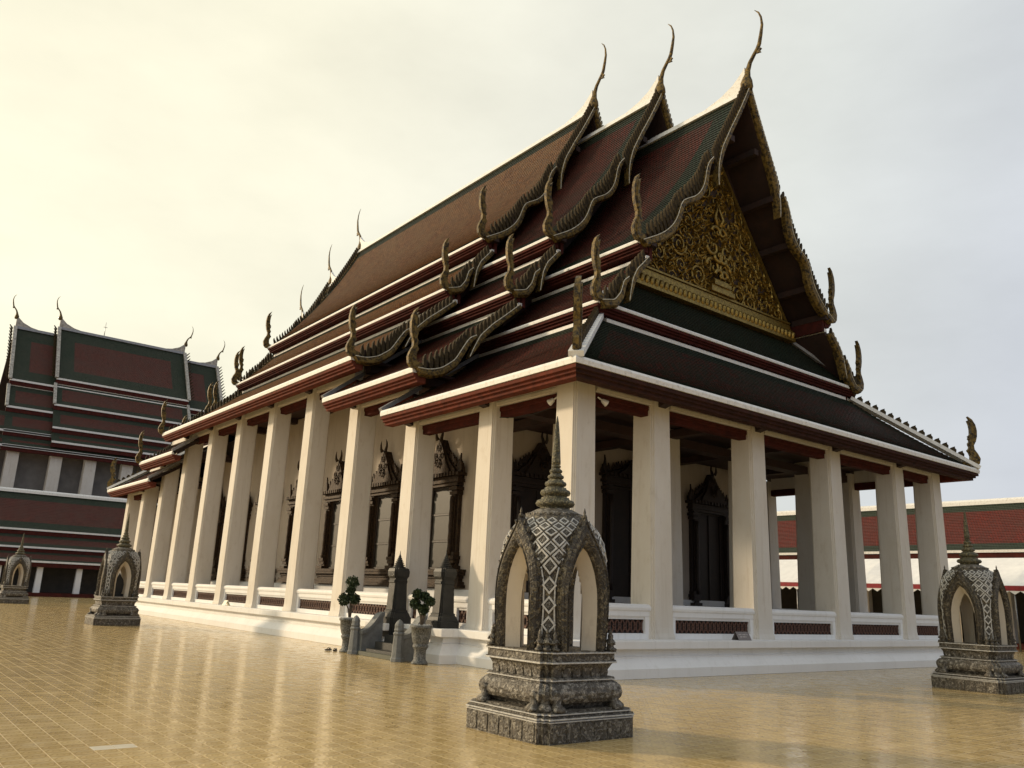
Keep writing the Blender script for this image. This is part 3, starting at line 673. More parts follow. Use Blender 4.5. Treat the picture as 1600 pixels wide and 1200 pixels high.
for k, T in TIER.items():
    nxt = {1: None, 2: 1, 3: 2}[k]
    for far in (False, True):
        if k == 1 and far: continue
        y0, yf = end_y(T['y'], far), end_y(T['yf'], far)
        if k == 1: ye, yfe = L-T['y'], L-T['yf']
        else:
            ye = yfe = end_y(TIER[nxt]['y']+2.2, far)
        for sgn in (-1, 1):
            X = (lambda x: x) if sgn < 0 else mirror_x
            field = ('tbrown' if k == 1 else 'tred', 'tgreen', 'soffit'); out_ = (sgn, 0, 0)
            ys = [(y0, ye)]; ap = T['ap']
            slope('roof_slope', temple, (XC+sgn*.06, y0, ap), (XC+sgn*.06, ye, ap), (X(T['A'][0]), yfe, T['A'][1]), (X(T['A'][0]), yf, T['A'][1]), SAG, {1: .45, 2: .8, 3: 1.1}[k], field, bt=.7, bb=.6)
            slope('roof_slope', temple, (X(T['b'][0]), yf, T['b'][1]), (X(T['b'][0]), yfe, T['b'][1]), (X(T['B'][0]), yfe, T['B'][1]), (X(T['B'][0]), yf, T['B'][1]), .06, .36, field)
            edging(temple, (X(T['A'][0]), yf, T['A'][1]), (X(T['A'][0]), yfe, T['A'][1]), out_)
            edging(temple, (X(T['B'][0]), yf, T['B'][1]), (X(T['B'][0]), yfe, T['B'][1]), out_, False, (0, (1 if far else -1) if k == 3 else 0, 0))
            baseline(temple, (X(T['b'][0]), yf, T['b'][1]), (X(T['b'][0]), yfe, T['b'][1]), out_)
            if k < 3:
                slope('roof_slope', temple, (X(T['c'][0]), yf, T['c'][1]), (X(T['c'][0]), yfe, T['c'][1]), (X(T['C'][0]), yfe, T['C'][1]), (X(T['C'][0]), yf, T['C'][1]), .10, .45, field)
                edging(temple, (X(T['C'][0]), yf, T['C'][1]), (X(T['C'][0]), yfe, T['C'][1]), out_, True)
                baseline(temple, (X(T['c'][0]), yf, T['c'][1]), (X(T['c'][0]), yfe, T['c'][1]), out_)
                if k == 2:   # grey flashing cap where the lower eave ends
                    m_ = MB(); bar(m_, (X(T['c'][0]), ye, T['c'][1]), (X(T['C'][0]), ye, T['C'][1]), .16, .12, (0,0,1), 0, .02); m_.build('flashing', 'greytrim', temple)
            for fr in ((far,) if k > 1 else (False, True)):
                ya, yb = end_y(T['y'], fr), end_y(T['yf'], fr); fy = 1 if fr else -1
                ob, B = barge((XC-.05, ap+.10), T['A'], ya, yb, out_, fr, KA, sgn, SAG); finial_at(ob, B, sgn, fy, 2.15)
                ob, B = barge((T['b'][0]-.1, T['b'][1]-.05), T['B'], yb, yb, out_, fr, KB, sgn, .05); finial_at(ob, B, sgn, fy, 1.95)
                if k < 3:
                    ob, B = barge((T['c'][0]-.1, T['c'][1]-.05), T['C'], yb, yb, out_, fr, KC, sgn, .10); finial_at(ob, B, sgn, fy, 1.80)
    # ridge cap, its upswept end, chofa, dark gable wall
    for fr in (False, True):
        ya = end_y(T['y'], fr); fy = 1 if fr else -1; ap = T['ap']
        put('chofa', chofa_me, temple, (XC, ya, ap+.12), (0, fy, 0), (-fy, 0, 0), (0,0,1), 1.0)
        m_ = MB(); P_ = [(-.02, -.05), (-.02, .95), (.10, .80), (.5, .48), (1.0, .26), (1.7, .10), (2.6, .02), (2.6, -.15), (1.2, -.12)]
        m_.extrude(P_, (XC, ya, ap+.10), (0, -fy, 0), (0,0,1), (1,0,0), .16); m_.build('ridge_upsweep', 'trim', temple)
        end = (L/2 if k == 1 else end_y(TIER[nxt]['y']+2.2, fr))
        m_ = MB(); m_.loft([[(XC-.20, y, ap-.06), (XC+.20, y, ap-.06), (XC+.12, y, ap+.16), (XC-.12, y, ap+.16)] for y in (ya, end)]); m_.build('ridge_cap', 'trim', temple)
        yw = end_y(T['y']+1.5, fr)
        A_, B_ = T['A'], T['B']
        poly = [(XC, ap-.35), (XC-1.6, ap-3.2), (XC-2.9, ap-.55-4.6), (A_[0]+.9, A_[1]-.05), (A_[0]+.45, A_[1]-.6), (B_[0]+.7, B_[1]-.2), (B_[0]+.7, B_[1]-1.2)]
        poly = poly+[(mirror_x(a), b) for a, b in poly[::-1][:-1]]
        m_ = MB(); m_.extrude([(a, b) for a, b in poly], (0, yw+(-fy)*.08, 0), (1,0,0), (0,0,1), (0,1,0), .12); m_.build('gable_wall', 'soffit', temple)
        nv = Vector((-(ap-A_[1]), 0, XC-A_[0])).normalized()      # purlins under the verge
        for t in (.22, .42, .62, .82, .96):
            for sgn in (-1, 1):
                x = A_[0]*t+XC*(1-t)-nv.x*(SAG*4*t*(1-t)+.30); z = ap+(A_[1]-ap)*t-nv.z*(SAG*4*t*(1-t)+.30)
                if sgn > 0: x = mirror_x(x)
                pm = MB(); pm.box(x-.11, ya-fy*.12, z-.13, x+.11, yw, z+.09); pm.build('purlin', 'soffit', temple)
# lower skirt roof of tier 3, hipped round the porch --------------------------------
T = TIER[3]; e = -.36; zc, zt_ = T['C'][1], T['c'][1]; xt = T['c'][0]; yt = 2.50
for far in (False, True):
    fy = 1 if far else -1; Y = lambda y: end_y(y, far)
    yend = Y(8.0)
    for sgn in (-1, 1):
        X = (lambda x: x) if sgn < 0 else mirror_x
        slope('roof_slope', temple, (X(xt), Y(yt), zt_), (X(xt), yend, zt_), (X(e), yend, zc), (X(e), Y(e), zc), .12, .45)
        edging(temple, (X(e), Y(e), zc), (X(e), yend, zc), (sgn, 0, 0), True, (0, fy, 0))
        baseline(temple, (X(xt), Y(yt), zt_), (X(xt), yend, zt_), (sgn, 0, 0))
        m_ = MB(); bar(m_, (X(xt), yend, zt_), (X(e), yend, zc), .16, .12, (0,0,1), 0, .02); m_.build('flashing', 'greytrim', temple)
        # hip: white cap, row of crest fins, naga finial on the corner
        a = Vector((X(xt), Y(yt), zt_+.02)); b = Vector((X(e), Y(e), zc+.02)); m_ = MB()
        bar(m_, a, b, .34, .13, (0,0,1)); hp = m_.build('hip_cap', 'trim', temple)
        dirh = Vector((b.x-a.x, b.y-a.y, 0)).normalized(); nh = Vector((0,0,1)).cross(dirh)
        for i in range(15):
            p = a.lerp(b, (i+.5)/16.5)+Vector((0,0,.12)); put('crest_fin', fin_me, hp, p, dirh, (0,0,1), nh, (1.25, .62, 1.2))
        put('naga_finial', hh_me, hp, b+Vector((0,0,.10))-dirh*.16, -dirh, (0,0,1), nh, (1.85, 1.85, 1))
    slope('roof_slope', temple, (xt, Y(yt), zt_), (mirror_x(xt), Y(yt), zt_), (mirror_x(e), Y(e), zc), (e, Y(e), zc), .12, .6, ('tmot', 'tgreen', 'soffit'))
    edging(temple, (e, Y(e), zc), (mirror_x(e), Y(e), zc), (0, fy, 0), True, (-1,0,0), (1,0,0), 'dkbrown')
    baseline(temple, (xt+.3, Y(yt), zt_), (mirror_x(xt+.3), Y(yt), zt_), (0, fy, 0))
    # lean-to below the pediment
    Bx, Bz = T['B']
    slope('roof_slope', temple, (5.3, Y(3.62), 11.25), (mirror_x(5.3), Y(3.62), 11.25), (mirror_x(Bx), Y(2.25), Bz), (Bx, Y(2.25), Bz), .06, .3, ('tgreen', 'tgreen', 'soffit'))
    edging(temple, (Bx, Y(2.25), Bz), (mirror_x(Bx), Y(2.25), Bz), (0, fy, 0), False, (-1,0,0), (1,0,0))
    m_ = MB()
    for sgn in (-1, 1):
        X = (lambda x: x) if sgn < 0 else mirror_x
        bar(m_, (X(5.3), Y(3.62), 11.27), (X(Bx), Y(2.25), Bz+.02), .14, .10, (0,0,1))
    m_.build('flashing', 'greytrim', temple)
# brackets under the eaves, one at each column
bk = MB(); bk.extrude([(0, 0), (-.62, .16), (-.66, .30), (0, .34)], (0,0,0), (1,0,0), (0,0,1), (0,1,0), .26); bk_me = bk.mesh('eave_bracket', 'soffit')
for i, y in enumerate(YS):
    z = bz[min(i, 10)] if i < 10 else 6.4
    if i in (0, 11): continue
    z = {2: 6.4, 3: 7.5, 8: 8.6, 9: 7.5, 10: 6.4}.get(i, z)
    put('eave_bracket', bk_me, temple, (.56, y+.39, z-.02), (1,0,0), (0,1,0), (0,0,1))
for x in XS[1:5]: put('eave_bracket', bk_me, temple, (x+.39, .58, 6.38), (0,1,0), (-1,0,0), (0,0,1))

fl_ = MB(); fl_.lathe([(.03, 0), (.05, .02), (.07, .10), (.085, .16), (.07, .165)], (0,0,0), 10); fl_.box(-.015, -.015, -.12, .015, .015, .02); fl_me = fl_.mesh('floodlight', 'trim')
for p_, n_ in (((.60, 1.42, 6.22), (-.3, .8, -.5)), ((1.40, .62, 6.22), (.8, -.3, -.5))):
    n_ = Vector(n_).normalized(); a_ = n_.orthogonal().normalized(); put('floodlight', fl_me, temple, p_, a_, n_.cross(a_), n_)
cbl = MB(); cbl.tube([(.66, 1.30+2.3*t, 6.10-.12*math.sin(math.pi*t)) for t in [i_/8 for i_ in range(9)]], .012, 4, nref=(0,0,1)); cbl.build('cable', 'black', temple)
# ------------------------------------------------------------------ pediment
ty = 3.5
ped = MB(); tb, tt, tw = 11.35, 17.1, 4.2
ped.extrude([(-tw, 0), (tw, 0), (0, tt-tb)], (XC, ty, tb), (1,0,0), (0,0,1), (0,1,0), .16)
pedo = ped.build('pediment', 'golddark', temple)
fr = MB()
for s_ in (-1, 1):
    bar(fr, (XC+s_*tw, ty-.12, tb), (XC, ty-.12, tt), .10, .14, (0,0,1)); bar(fr, (XC+s_*(tw-.28), ty-.12, tb), (XC, ty-.12, tt-.4), .06, .06, (0,0,1))
fr.build('gilded_frame', 'gold', pedo)
bd = MB()
for k, (z0, z1, n) in enumerate(((-.30, -.14, .22), (.02, .10, .20), (.12, .30, .15), (.32, .38, .20))): bd.box(XC-tw-.1+max(0, z1)*.7, ty-.08-n, tb+z0, XC+tw+.1-max(0, z1)*.7, ty-.05, tb+z1)
bd.build('gilded_band', 'gold', pedo)
pet = MB(); pet.loft([[(a*w, -dpt, z), (a*w*.5, -dpt-.05, z)] if False else (-.075*w, 0, z) and [(-.075*w, 0, z), (-.04*w, -dpt, z), (.04*w, -dpt, z), (.075*w, 0, z)] for a, w, dpt, z in ((1, .6, .05, -.17), (1, 1.0, .10, -.10), (1, 1.0, .12, 0), (1, .8, .09, .06))], smooth=True)
pet_me = pet.mesh('lotus_petal', 'gold')
for i in range(38): put('lotus_petal', pet_me, pedo, (XC-tw+.05+(2*tw-.1)*i/37, ty-.20, tb-.02), (1,0,0), (0,1,0), (0,0,1), 1.35)
placed = []
rng = random.Random(3)
for _ in range(5000):
    x = rng.uniform(-tw, tw); z = rng.uniform(.45, tt-tb); k = rng.choice((0, 1, 1, 2)); rr = (.30, .24, .40)[k]*.85
    if (tt-tb)*(1-abs(x)/tw) < z+rr*1.55: continue
    if abs(x) < .55 and z < 2.6: continue
    if any((x-a)**2+(z-b)**2 < (rr+c_)**2*.80 for a, b, c_ in placed): continue
    placed.append((x, z, rr)); an = rng.uniform(0, 6.28); fl_ = 1 if x > 0 else -1
    ax = Vector((math.cos(an)*fl_, 0, math.sin(an)*fl_)); az = Vector((-math.sin(an), 0, math.cos(an)))
    put('gilded_scroll', SCR[k], pedo, (XC+x, ty-.08, tb+z), ax, (0,1,0), az, 1.0)
lv = MB()
for _ in range(2200):
    x = rng.uniform(-tw, tw); z = rng.uniform(.42, tt-tb)
    if (tt-tb)*(1-abs(x)/tw) < z+.16: continue
    an = math.atan2(1.2, -x*.6)+rng.uniform(-.9, .9); l_ = rng.uniform(.12, .30); w_ = l_*.34; c_ = Vector((XC+x, ty-.09, tb+z)); dx = Vector((math.cos(an), 0, math.sin(an))); sx_ = Vector((-dx.z, 0, dx.x)); up = Vector((0, -rng.uniform(.07, .20), 0))
    lv.add([c_-sx_*w_*.5, c_+sx_*w_*.5, c_+dx*l_+up*.5, c_+dx*l_*.4+up], [(0,1,3),(1,2,3),(2,0,3)])
tag(lv.build('gilded_leafwork', 'gold', pedo, recalc=False), kind='stuff')
ni = MB()    # central niche with a small tiered spire and seated relief
for k, (w_, z0, z1, n) in enumerate(((.62, .40, .56, .30), (.52, .56, .66, .24), (.44, .66, .80, .30), (.36, .80, .9, .22))): ni.box(XC-w_, ty-.08-n, tb+z0, XC+w_, ty-.07, tb+z1)
for s_ in (-1, 1):
    for k, (a0, z0_, sc_, tn) in enumerate(((.30, 1.35, .36, 1.3), (.34, 2.05, .30, -1.2), (.16, 2.65, .24, 1.2), (.10, 1.75, .22, -1.5), (.12, 1.05, .22, 1.2))):
        pth = [(XC+s_*(a0+sc_*(1-t)**.8*math.cos(tn*t*5.5)), ty-.16-.10*t-.03*k, tb+z0_+sc_*(1-t)**.8*math.sin(tn*t*5.5)) for t in [i_/20 for i_ in range(20)]]
        ni.tube(pth, [.085*(1-.7*t/20) for t in range(20)], 6)
    ni.tube([(XC+s_*.05, ty-.22, tb+2.9), (XC+s_*.22, ty-.26, tb+3.2), (XC+s_*.08, ty-.24, tb+3.5), (XC, ty-.2, tb+3.8)], [.08, .07, .05, .02], 6)
ni.build('gilded_centrepiece', 'gold', pedo)

# ================================================================== stair and its furniture
st = MB()
for k in range(4):
    x0 = -.98+.26*k; st.box(x0, 5.2, .0 if k == 0 else .17*k+.001, .55, 6.70, .17*(k+1))
sto = st.build('side_stair', 'dkstone', temple)
m_ = MB(); m_.box(-1.10, 5.06, .001, -.90, 6.90, .10); m_.build('bottom_step', 'greenstep', sto)
for y in (4.93, 6.98):     # sloping stone wings with a scrolled foot
    m_ = MB(); m_.extrude([(-1.02, .0), (-.42, .0), (-.42, .98), (-.52, .92), (-.70, .70), (-.86, .55), (-1.02, .50)], (0, y, 0), (1,0,0), (0,0,1), (0,1,0), .20)
    m_.extrude([(-.40, .98), (-.52, .93), (-.70, .71), (-.86, .56), (-1.04, .51), (-1.04, .60), (-.87, .65), (-.72, .80), (-.54, 1.03), (-.40, 1.08)], (0, y, 0), (1,0,0), (0,0,1), (0,1,0), .27)
    m_.build('stair_wing', 'grstone', temple)
def pillar(x, y, zb, label):
    p = empty('stone_pillar', (x, y, zb), label, 'pillar', 'dark stone pillars flanking the side stair')
    h0 = .79-zb
    m_ = MB(); n = .035
    P_ = [(.33, zb), (.33, .79+.16), (.31, .79+.17), (.28, .79+.26), (.25, .79+.30), (.25, .79+.34), (.225, .79+.36), (.19, .79+1.05), (.21, .79+1.07), (.21, .79+1.12), (.19, .79+1.13), (.19, .79+1.17), (.235, .79+1.24), (.245, .79+1.36), (.22, .79+1.44), (.17, .79+1.46)]
    m_.loft([sq(a, z, n if a > .2 else .02, x, y) for a, z in P_]); sh = m_.build('shaft', 'dkstone', p)
    for ax, an in (((0,1,0), (-1,0,0)), ((1,0,0), (0,-1,0))):
        cm = MB(); cm.extrude([(-.13, 0), (.13, 0), (.105, .60), (-.105, .60)], Vector((x, y, .79+.41))+Vector(an)*.205, ax, Vector((0,0,1))+Vector(an)*-.05, an, .02); cm.build('carved_panel', 'dkstonec', sh)
    rg = MB(); prof = [(.17, 0)]
    for k in range(7):
        r_ = .185-.024*k; z = .048*k; prof += [(r_*.72, z+.005), (r_, z+.012), (r_*.95, z+.03), (r_*.70, z+.042)]
    prof += [(.012, .38), (.004, .47)]
    rg.lathe(prof, (x, y, .79+1.455), 16); rg.build('spire', 'dkstone', p); return p
pillar(.08, 4.83, .786, 'dark stone pillar with ringed spire right of the side stair')
pillar(.02, 7.0, .30, 'dark stone pillar with ringed spire left of the side stair')
def bollard(x, y, label):
    m_ = MB(); P_ = [(.17, 0), (.17, .07), (.155, .09), (.15, .12), (.122, .60), (.135, .62), (.14, .65), (.125, .67), (.105, .69), (.125, .72), (.115, .74), (.11, .78), (.115, .83), (.10, .88), (.06, .935), (.02, .965), (.004, .975)]
    m_.lathe(P_, (x, y, 0), 8, smooth=False); o_ = m_.build('stone_bollard', 'grstone', None, off=(x, y, 0)); o_.location = (x, y, 0)
    tag(o_, label, 'bollard', 'stone bollards at the stair foot')
bollard(-1.14, 4.86, 'grey stone bollard between the topiary pot and stair, right of the steps')
bollard(-1.10, 7.12, 'grey stone bollard at left end of stair, in front of a potted topiary')
def leafball(mb, c, rad, n, rng, size=.05):
    for _ in range(n):
        v_ = Vector((rng.gauss(0,1), rng.gauss(0,1), rng.gauss(0,1))).normalized(); p = Vector(c)+v_*rad*rng.uniform(.70, 1.18)
        a = Vector((rng.gauss(0,1), rng.gauss(0,1), rng.gauss(0,1))).normalized(); b = v_.cross(a).normalized(); a2 = (v_+a*.6).normalized(); s_ = size*rng.uniform(.6, 1.3)
        mb.add([p-b*s_*.5, p+a2*s_*.4+b*s_*.0, p+b*s_*.5, p-a2*s_*.8], [(0,1,2,3)])
    k = 9     # dark core so that the ball is dense inside
    mb.loft([[(c[0]+rad*.66*math.sin(math.pi*(i+.5)/6)*math.cos(2*math.pi*j/k), c[1]+rad*.66*math.sin(math.pi*(i+.5)/6)*math.sin(2*math.pi*j/k), c[2]-rad*.66*math.cos(math.pi*(i+.5)/6)) for j in range(k)] for i in range(6)])
def planter(x, y, balls, label, seed):
    p = empty('potted_topiary', (x, y, 0), label, 'potted plant', 'topiary pots beside the stair'); rng = random.Random(seed)
    m_ = MB(); m_.lathe([(.20, 0), (.20, .03), (.165, .07), (.145, .10), (.14, .30), (.17, .36), (.185, .38), (.185, .42), (.165, .44), (.185, .47), (.225, .62), (.24, .80), (.265, .81), (.27, .87), (.235, .88), (.225, .83)], (x, y, 0), 24); m_.build('pot', 'grcarve', p)
    m_ = MB()
    for _ in range(90):
        a = rng.uniform(0, 6.28); q_ = .21*math.sqrt(rng.random()); s_ = rng.uniform(.015, .028); cx_, cy_ = x+q_*math.cos(a), y+q_*math.sin(a)
        m_.add([(cx_-s_, cy_, .86), (cx_, cy_-s_, .86), (cx_+s_, cy_, .86), (cx_, cy_+s_, .86), (cx_, cy_, .88+s_*.6)], [(0,1,4),(1,2,4),(2,3,4),(3,0,4)])
    m_.lathe([(.225, .82), (.225, .862)], (x, y, 0), 16)
    tag(m_.build('pebbles', 'pebble', p), kind='stuff')
    tr = MB()
    for bx, by, bz_, br in balls: tr.tube([(x, y, .84), (x+bx*.3+.01, y+by*.3, .84+(bz_-.84)*.5), (x+bx, y+by, bz_)], [.035, .022, .012], 6)
    tr.build('trunk', 'bark', p)
    for bx, by, bz_, br in balls:
        fb = MB(); leafball(fb, (x+bx, y+by, bz_), br, 420, rng); fb.build('foliage_ball', 'foliage', p, recalc=False)
planter(-.93, 4.20, [(-.10, .12, 1.58, .115), (.02, -.02, 1.53, .105), (.10, -.14, 1.42, .11), (-.12, .16, 1.36, .115), (.0, -.04, 1.24, .12)], 'cloud-pruned topiary with five balls in carved grey pot, right of stair', 5)
planter(-.95, 7.78, [(-.02, -.04, 1.80, .165), (-.04, -.02, 1.60, .12), (-.16, .10, 1.36, .15), (.06, -.10, 1.38, .13)], 'taller topiary in carved grey pot half hidden behind the left bollard', 9)
# sandals left beside the steps
for (x, y, a), lab in (((-1.20, 8.36, .5), 'dark rubber sandal farther from the stair on the tiles'), ((-1.12, 8.12, .9), 'dark rubber sandal nearer to the stair on the tiles')):
    p = empty('sandal', (x, y, 0), lab, 'sandal', 'pair of sandals by the stair'); p.rotation_euler = (0, 0, a)
    ol = [(-.13, -.030), (-.08, -.038), (.0, -.032), (.07, -.046), (.125, -.03), (.14, 0), (.125, .035), (.06, .045), (0, .034), (-.08, .036), (-.13, .028)]
    m_ = MB(); m_.extrude(ol, (0, 0, .018), (1,0,0), (0,1,0), (0,0,1), .03); s_ = link('sole', m_.mesh('sole', 'rubber'), p)
    m_ = MB()
    for sy in (-1, 1): m_.tube([(.085, 0, .035), (.06, sy*.02, .062), (.02, sy*.035, .058), (-.02, sy*.038, .03)], [.009, .011, .011, .008], 6, nref=(0,0,1))
    link('strap', m_.mesh('strap', 'rubber'), p)
# tent cards on the podium ledge
def tentcard(x, y, out, w, h, mat, label, ink):
    p = empty('tent_card', (x, y, .79), label, 'sign'); o_ = Vector(out); t_ = Vector((-o_.y, o_.x, 0)); Z = Vector((0,0,1)); base = Vector((0,0,.004))
    m_ = MB()
    for s_ in (1, -1):
        a = base+o_*s_*.11; q_ = [a-t_*w/2, a+t_*w/2, base+t_*w/2+Z*h+o_*s_*.004, base-t_*w/2+Z*h+o_*s_*.004]
        nn = (q_[1]-q_[0]).cross(q_[3]-q_[0]).normalized()*.004
        m_.add([v_-nn for v_ in q_]+[v_+nn for v_ in q_], [(0,1,2,3),(4,5,6,7),(0,1,5,4),(1,2,6,5),(2,3,7,6),(3,0,4,7)])
    link('board', m_.mesh('board', mat), p)
    if ink:
        m_ = MB()
        for k, (f0, f1, f) in enumerate(((-.36, .36, .62), (-.30, .18, .36))):
            n = 9
            for i in range(n):
                if i % 4 == 3: continue
                u_ = f0+(f1-f0)*i/n; c0 = base+o_*(.11*(1-f)+.004*f+.006)+Z*h*f+t_*w*u_
                m_.add([c0, c0+t_*w*.06, c0+t_*w*.06+Z*h*.10-o_*.011*1, c0+Z*h*.10-o_*.011], [(0,1,2,3)])
        link('lettering', m_.mesh('lettering', 'cardink'), p)
tentcard(6.05, .24, (0,-1,0), .52, .20, 'card', 'small dark tent sign on the podium ledge of the front side', True)
tentcard(.24, 20.35, (-1,0,0), .34, .20, 'cardy', 'small pale tent sign on the podium ledge of the long side', False)

# ================================================================== boundary-stone shelters
def sema(seed=1):
    S = empty('boundary_stone_shelter', (0,0,0)); n = .055
    m_ = MB(); m_.loft([sq(a, z, n) for a, z in ((0.799, 0), (0.799, .245), (0.779, .25), (0.779, .262), (0.805, .265), (0.805, .283), (0.768, .285), (0.758, .31), (0.773, .312), (0.773, .328), (0.721, .33), (0.721, .35))])
    pl = m_.build('plinth', 'mosaic', S)
    pp = MB(); pp.extrude([(-.09, .02), (.09, .02), (.09, .215), (-.09, .215)], (0,0,0), (1,0,0), (0,1,0), (0,0,1), .014); ppm = pp.mesh('plinth_panel', 'mosaic')
    for ax, an in (((1,0,0), (0,-1,0)), ((0,1,0), (1,0,0)), ((-1,0,0), (0,1,0)), ((0,-1,0), (-1,0,0))):
        for k in range(6): put('plinth_panel', ppm, pl, Vector(an)*.801+Vector(ax)*(-.56+.224*k), ax, (0,0,1), an)
    m_ = MB(); m_.loft([sq(a, z, n) for a, z in ((0.543, .34), (0.596, .40), (0.658, .42), (0.695, .47), (0.705, .53), (0.690, .59), (0.648, .635), (0.617, .645), (0.617, .665), (0.632, .67), (0.632, .69), (0.585, .70))], smooth=False); tor = m_.build('swelling_base', 'mosaicw', S)
    ft = MB(); ft.loft([[(a*w, -w*b-o_, z) for a, b in ((1, .6), (.5, 1), (-.5, 1), (-1, .6), (-.8, -.6), (.8, -.6))] for w, o_, z in ((.085, .03, .335), (.09, .03, .37), (.055, .0, .42), (.06, .0, .50), (.075, .01, .56))], smooth=True); ftm = ft.mesh('claw_foot', 'mosaicw')
    for sx, sy in ((1,1),(1,-1),(-1,1),(-1,-1)):
        for ox, oy, an in ((.66, .485, (sx, 0, 0)), (.58, .58, Vector((sx, sy, 0)).normalized()), (.485, .66, (0, sy, 0))):
            an = Vector(an); put('claw_foot', ftm, tor, (sx*ox, sy*oy, 0), (an.y, -an.x, 0), -an, (0,0,1))
    m_ = MB(); m_.loft([sq(a, z, n) for a, z in ((0.554, .695), (0.554, .71), (0.570, .78), (0.606, .85), (0.622, .87), (0.648, .872), (0.648, .895), (0.632, .90), (0.632, .985), (0.648, .99), (0.648, 1.01))]); tray = m_.build('tray', 'mosaic', S)
    lp = MB(); lp.extrude([(-.05, 0), (-.062, .05), (-.045, .12), (0, .155), (.045, .12), (.062, .05), (.05, 0)], (0,0,0), (1,0,0), (0,1,0), (0,0,1), .02); lpm = lp.mesh('lotus_petal', ['mosaicw'])
    for ax, an in (((1,0,0), (0,-1,0)), ((0,1,0), (1,0,0)), ((-1,0,0), (0,1,0)), ((0,-1,0), (-1,0,0))):
        for k in range(6): put('lotus_petal', lpm, tray, Vector(an)*.562+Vector(ax)*(-.40+.160*k)+Vector((0,0,.70)), ax, (Vector((0,0,1))+Vector(an)*.30).normalized(), an)
    ar = MB()
    for h_, z_, t_ in ((.807, .272, .012), (.775, .319, .010), (.800, .243, .010), (.634, .678, .010), (.650, .882, .014), (.650, .996, .012)):
        ar.loft([sq(h_+.004, z_-t_, n), sq(h_+.006, z_, n), sq(h_-.02, z_+t_, n)], 0, False)
    ar.build('pale_arrises', 'lozw', S)
    # domed body: rounded square turning into a circle, four arched openings
    BP = [(1.0, .535), (1.3, .545), (1.7, .56), (2.0, .57), (2.2, .575), (2.35, .565), (2.48, .535), (2.58, .485), (2.65, .435), (2.70, .375)]
    NE = [(1.0, 5.2), (1.8, 4.6), (2.2, 3.9), (2.45, 2.9), (2.6, 2.2), (2.7, 2.0)]
    def surf(th, z, k=1.0):
        b = interp(BP, z)*k; e_ = interp(NE, z); c_, s_ = abs(math.cos(th)), abs(math.sin(th)); rr = b/(c_**e_+s_**e_)**(1/e_); return Vector((rr*math.cos(th), rr*math.sin(th), z))
    def u_in(z): return interp([(1.0, .26), (1.5, .28), (1.75, .27), (1.95, .225), (2.1, .16), (2.2, .10), (2.31, 0), (9, 0)], z)
    def u_out(z): return interp([(1.0, .375), (1.5, .41), (1.8, .415), (2.05, .37), (2.25, .28), (2.4, .185), (2.5, .11), (2.58, .045), (2.68, 0), (9, 0)], z)
    NT, NZ = 96, 46
    for nm, k_, mat in (('dome', 1.0, 'mosaicd'), ('niche_lining', .66, 'sema_in')):
        m_ = MB(); vs_ = [surf(2*math.pi*i/NT, 1.0+1.7*j/NZ, k_) for j in range(NZ+1) for i in range(NT)]; fs = []
        for j in range(NZ):
            for i in range(NT):
                idx = (j*NT+i, j*NT+(i+1) % NT, (j+1)*NT+(i+1) % NT, (j+1)*NT+i)
                c_ = sum((vs_[q_] for q_ in idx), Vector())/4; lat = min(abs(c_.x), abs(c_.y))
                lim = (u_in(c_.z)+u_out(c_.z))/2 if k_ == 1 else u_in(1+(c_.z-1)*1.16)*.66
                if lat < lim and c_.z < 2.5: continue
                fs.append(idx)
        m_.add(vs_, fs, 0, True)
        if k_ == 1: body = m_.build(nm, mat, S, recalc=False)
        else: m_.build(nm, mat, body, recalc=False)
    crk = flame(.26, .15, .12).mesh('crocket', 'mosaicd')
    zs_o = [1.0+1.68*(i/24) for i in range(25)]
    for ax, an in (((1,0,0), (0,-1,0)), ((0,1,0), (1,0,0)), ((-1,0,0), (0,1,0)), ((0,-1,0), (-1,0,0))):
        ax, an = Vector(ax), Vector(an); rings = []; m_ = MB()
        st_ = [(-u_in(1+1.29*t), 1+1.29*t, -u_out(1+1.68*t), 1+1.68*t) for t in [i/20 for i in range(21)]]
        st_ += [(-a, b, -c_, e_) for a, b, c_, e_ in st_[::-1][1:]]
        for q_, (ui, zi, uo, zo) in enumerate(st_):
            t = 1-abs(q_-20)/20; fr_ = .628+.018*math.sin(math.pi*min(1, t*1.2)); bk_ = fr_-.105; V = lambda u_, n_, z_: ax*u_+an*n_+Vector((0,0,z_))
            l5 = lambda f: (ui+(uo-ui)*f, zi+(zo-zi)*f)
            (u1, z1), (u2, z2), (u3, z3), (u4, z4) = l5(.14), l5(.2), l5(.78), l5(.84)
            rings.append([V(ui, bk_-.02, zi), V(ui, fr_-.02, zi), V(u1, fr_+.012, z1), V(u2, fr_-.006, z2), V((u2+u3)/2, fr_+.022, (z2+z3)/2), V(u3, fr_-.006, z3), V(u4, fr_+.012, z4), V(uo, fr_-.01, zo), V(uo, bk_, zo)])
        m_.loft([[tuple(p) for p in rg] for rg in rings], 0); af = m_.build('arch_frame', 'mosaicd', S)
        m_ = MB(); m_.loft([[tuple(ax*ui*k_+an*(.56*f_/.9)+Vector((0,0,1+(zi-1)*(.87 if f_ < .8 else 1)))) for k_, f_ in ((1.01, .90), (.64, .62))] for ui, zi, _, _ in st_], 0, False, True, False); m_.build('arch_reveal', 'sema_in', af, recalc=False)
        tip = MB(); tip.lathe([(.03, 0), (.035, .03), (.012, .06), (.018, .08), (.003, .14)], tuple(an*.585+Vector((0,0,2.64))), 8); tip.build('arch_tip', 'mosaicd', S)
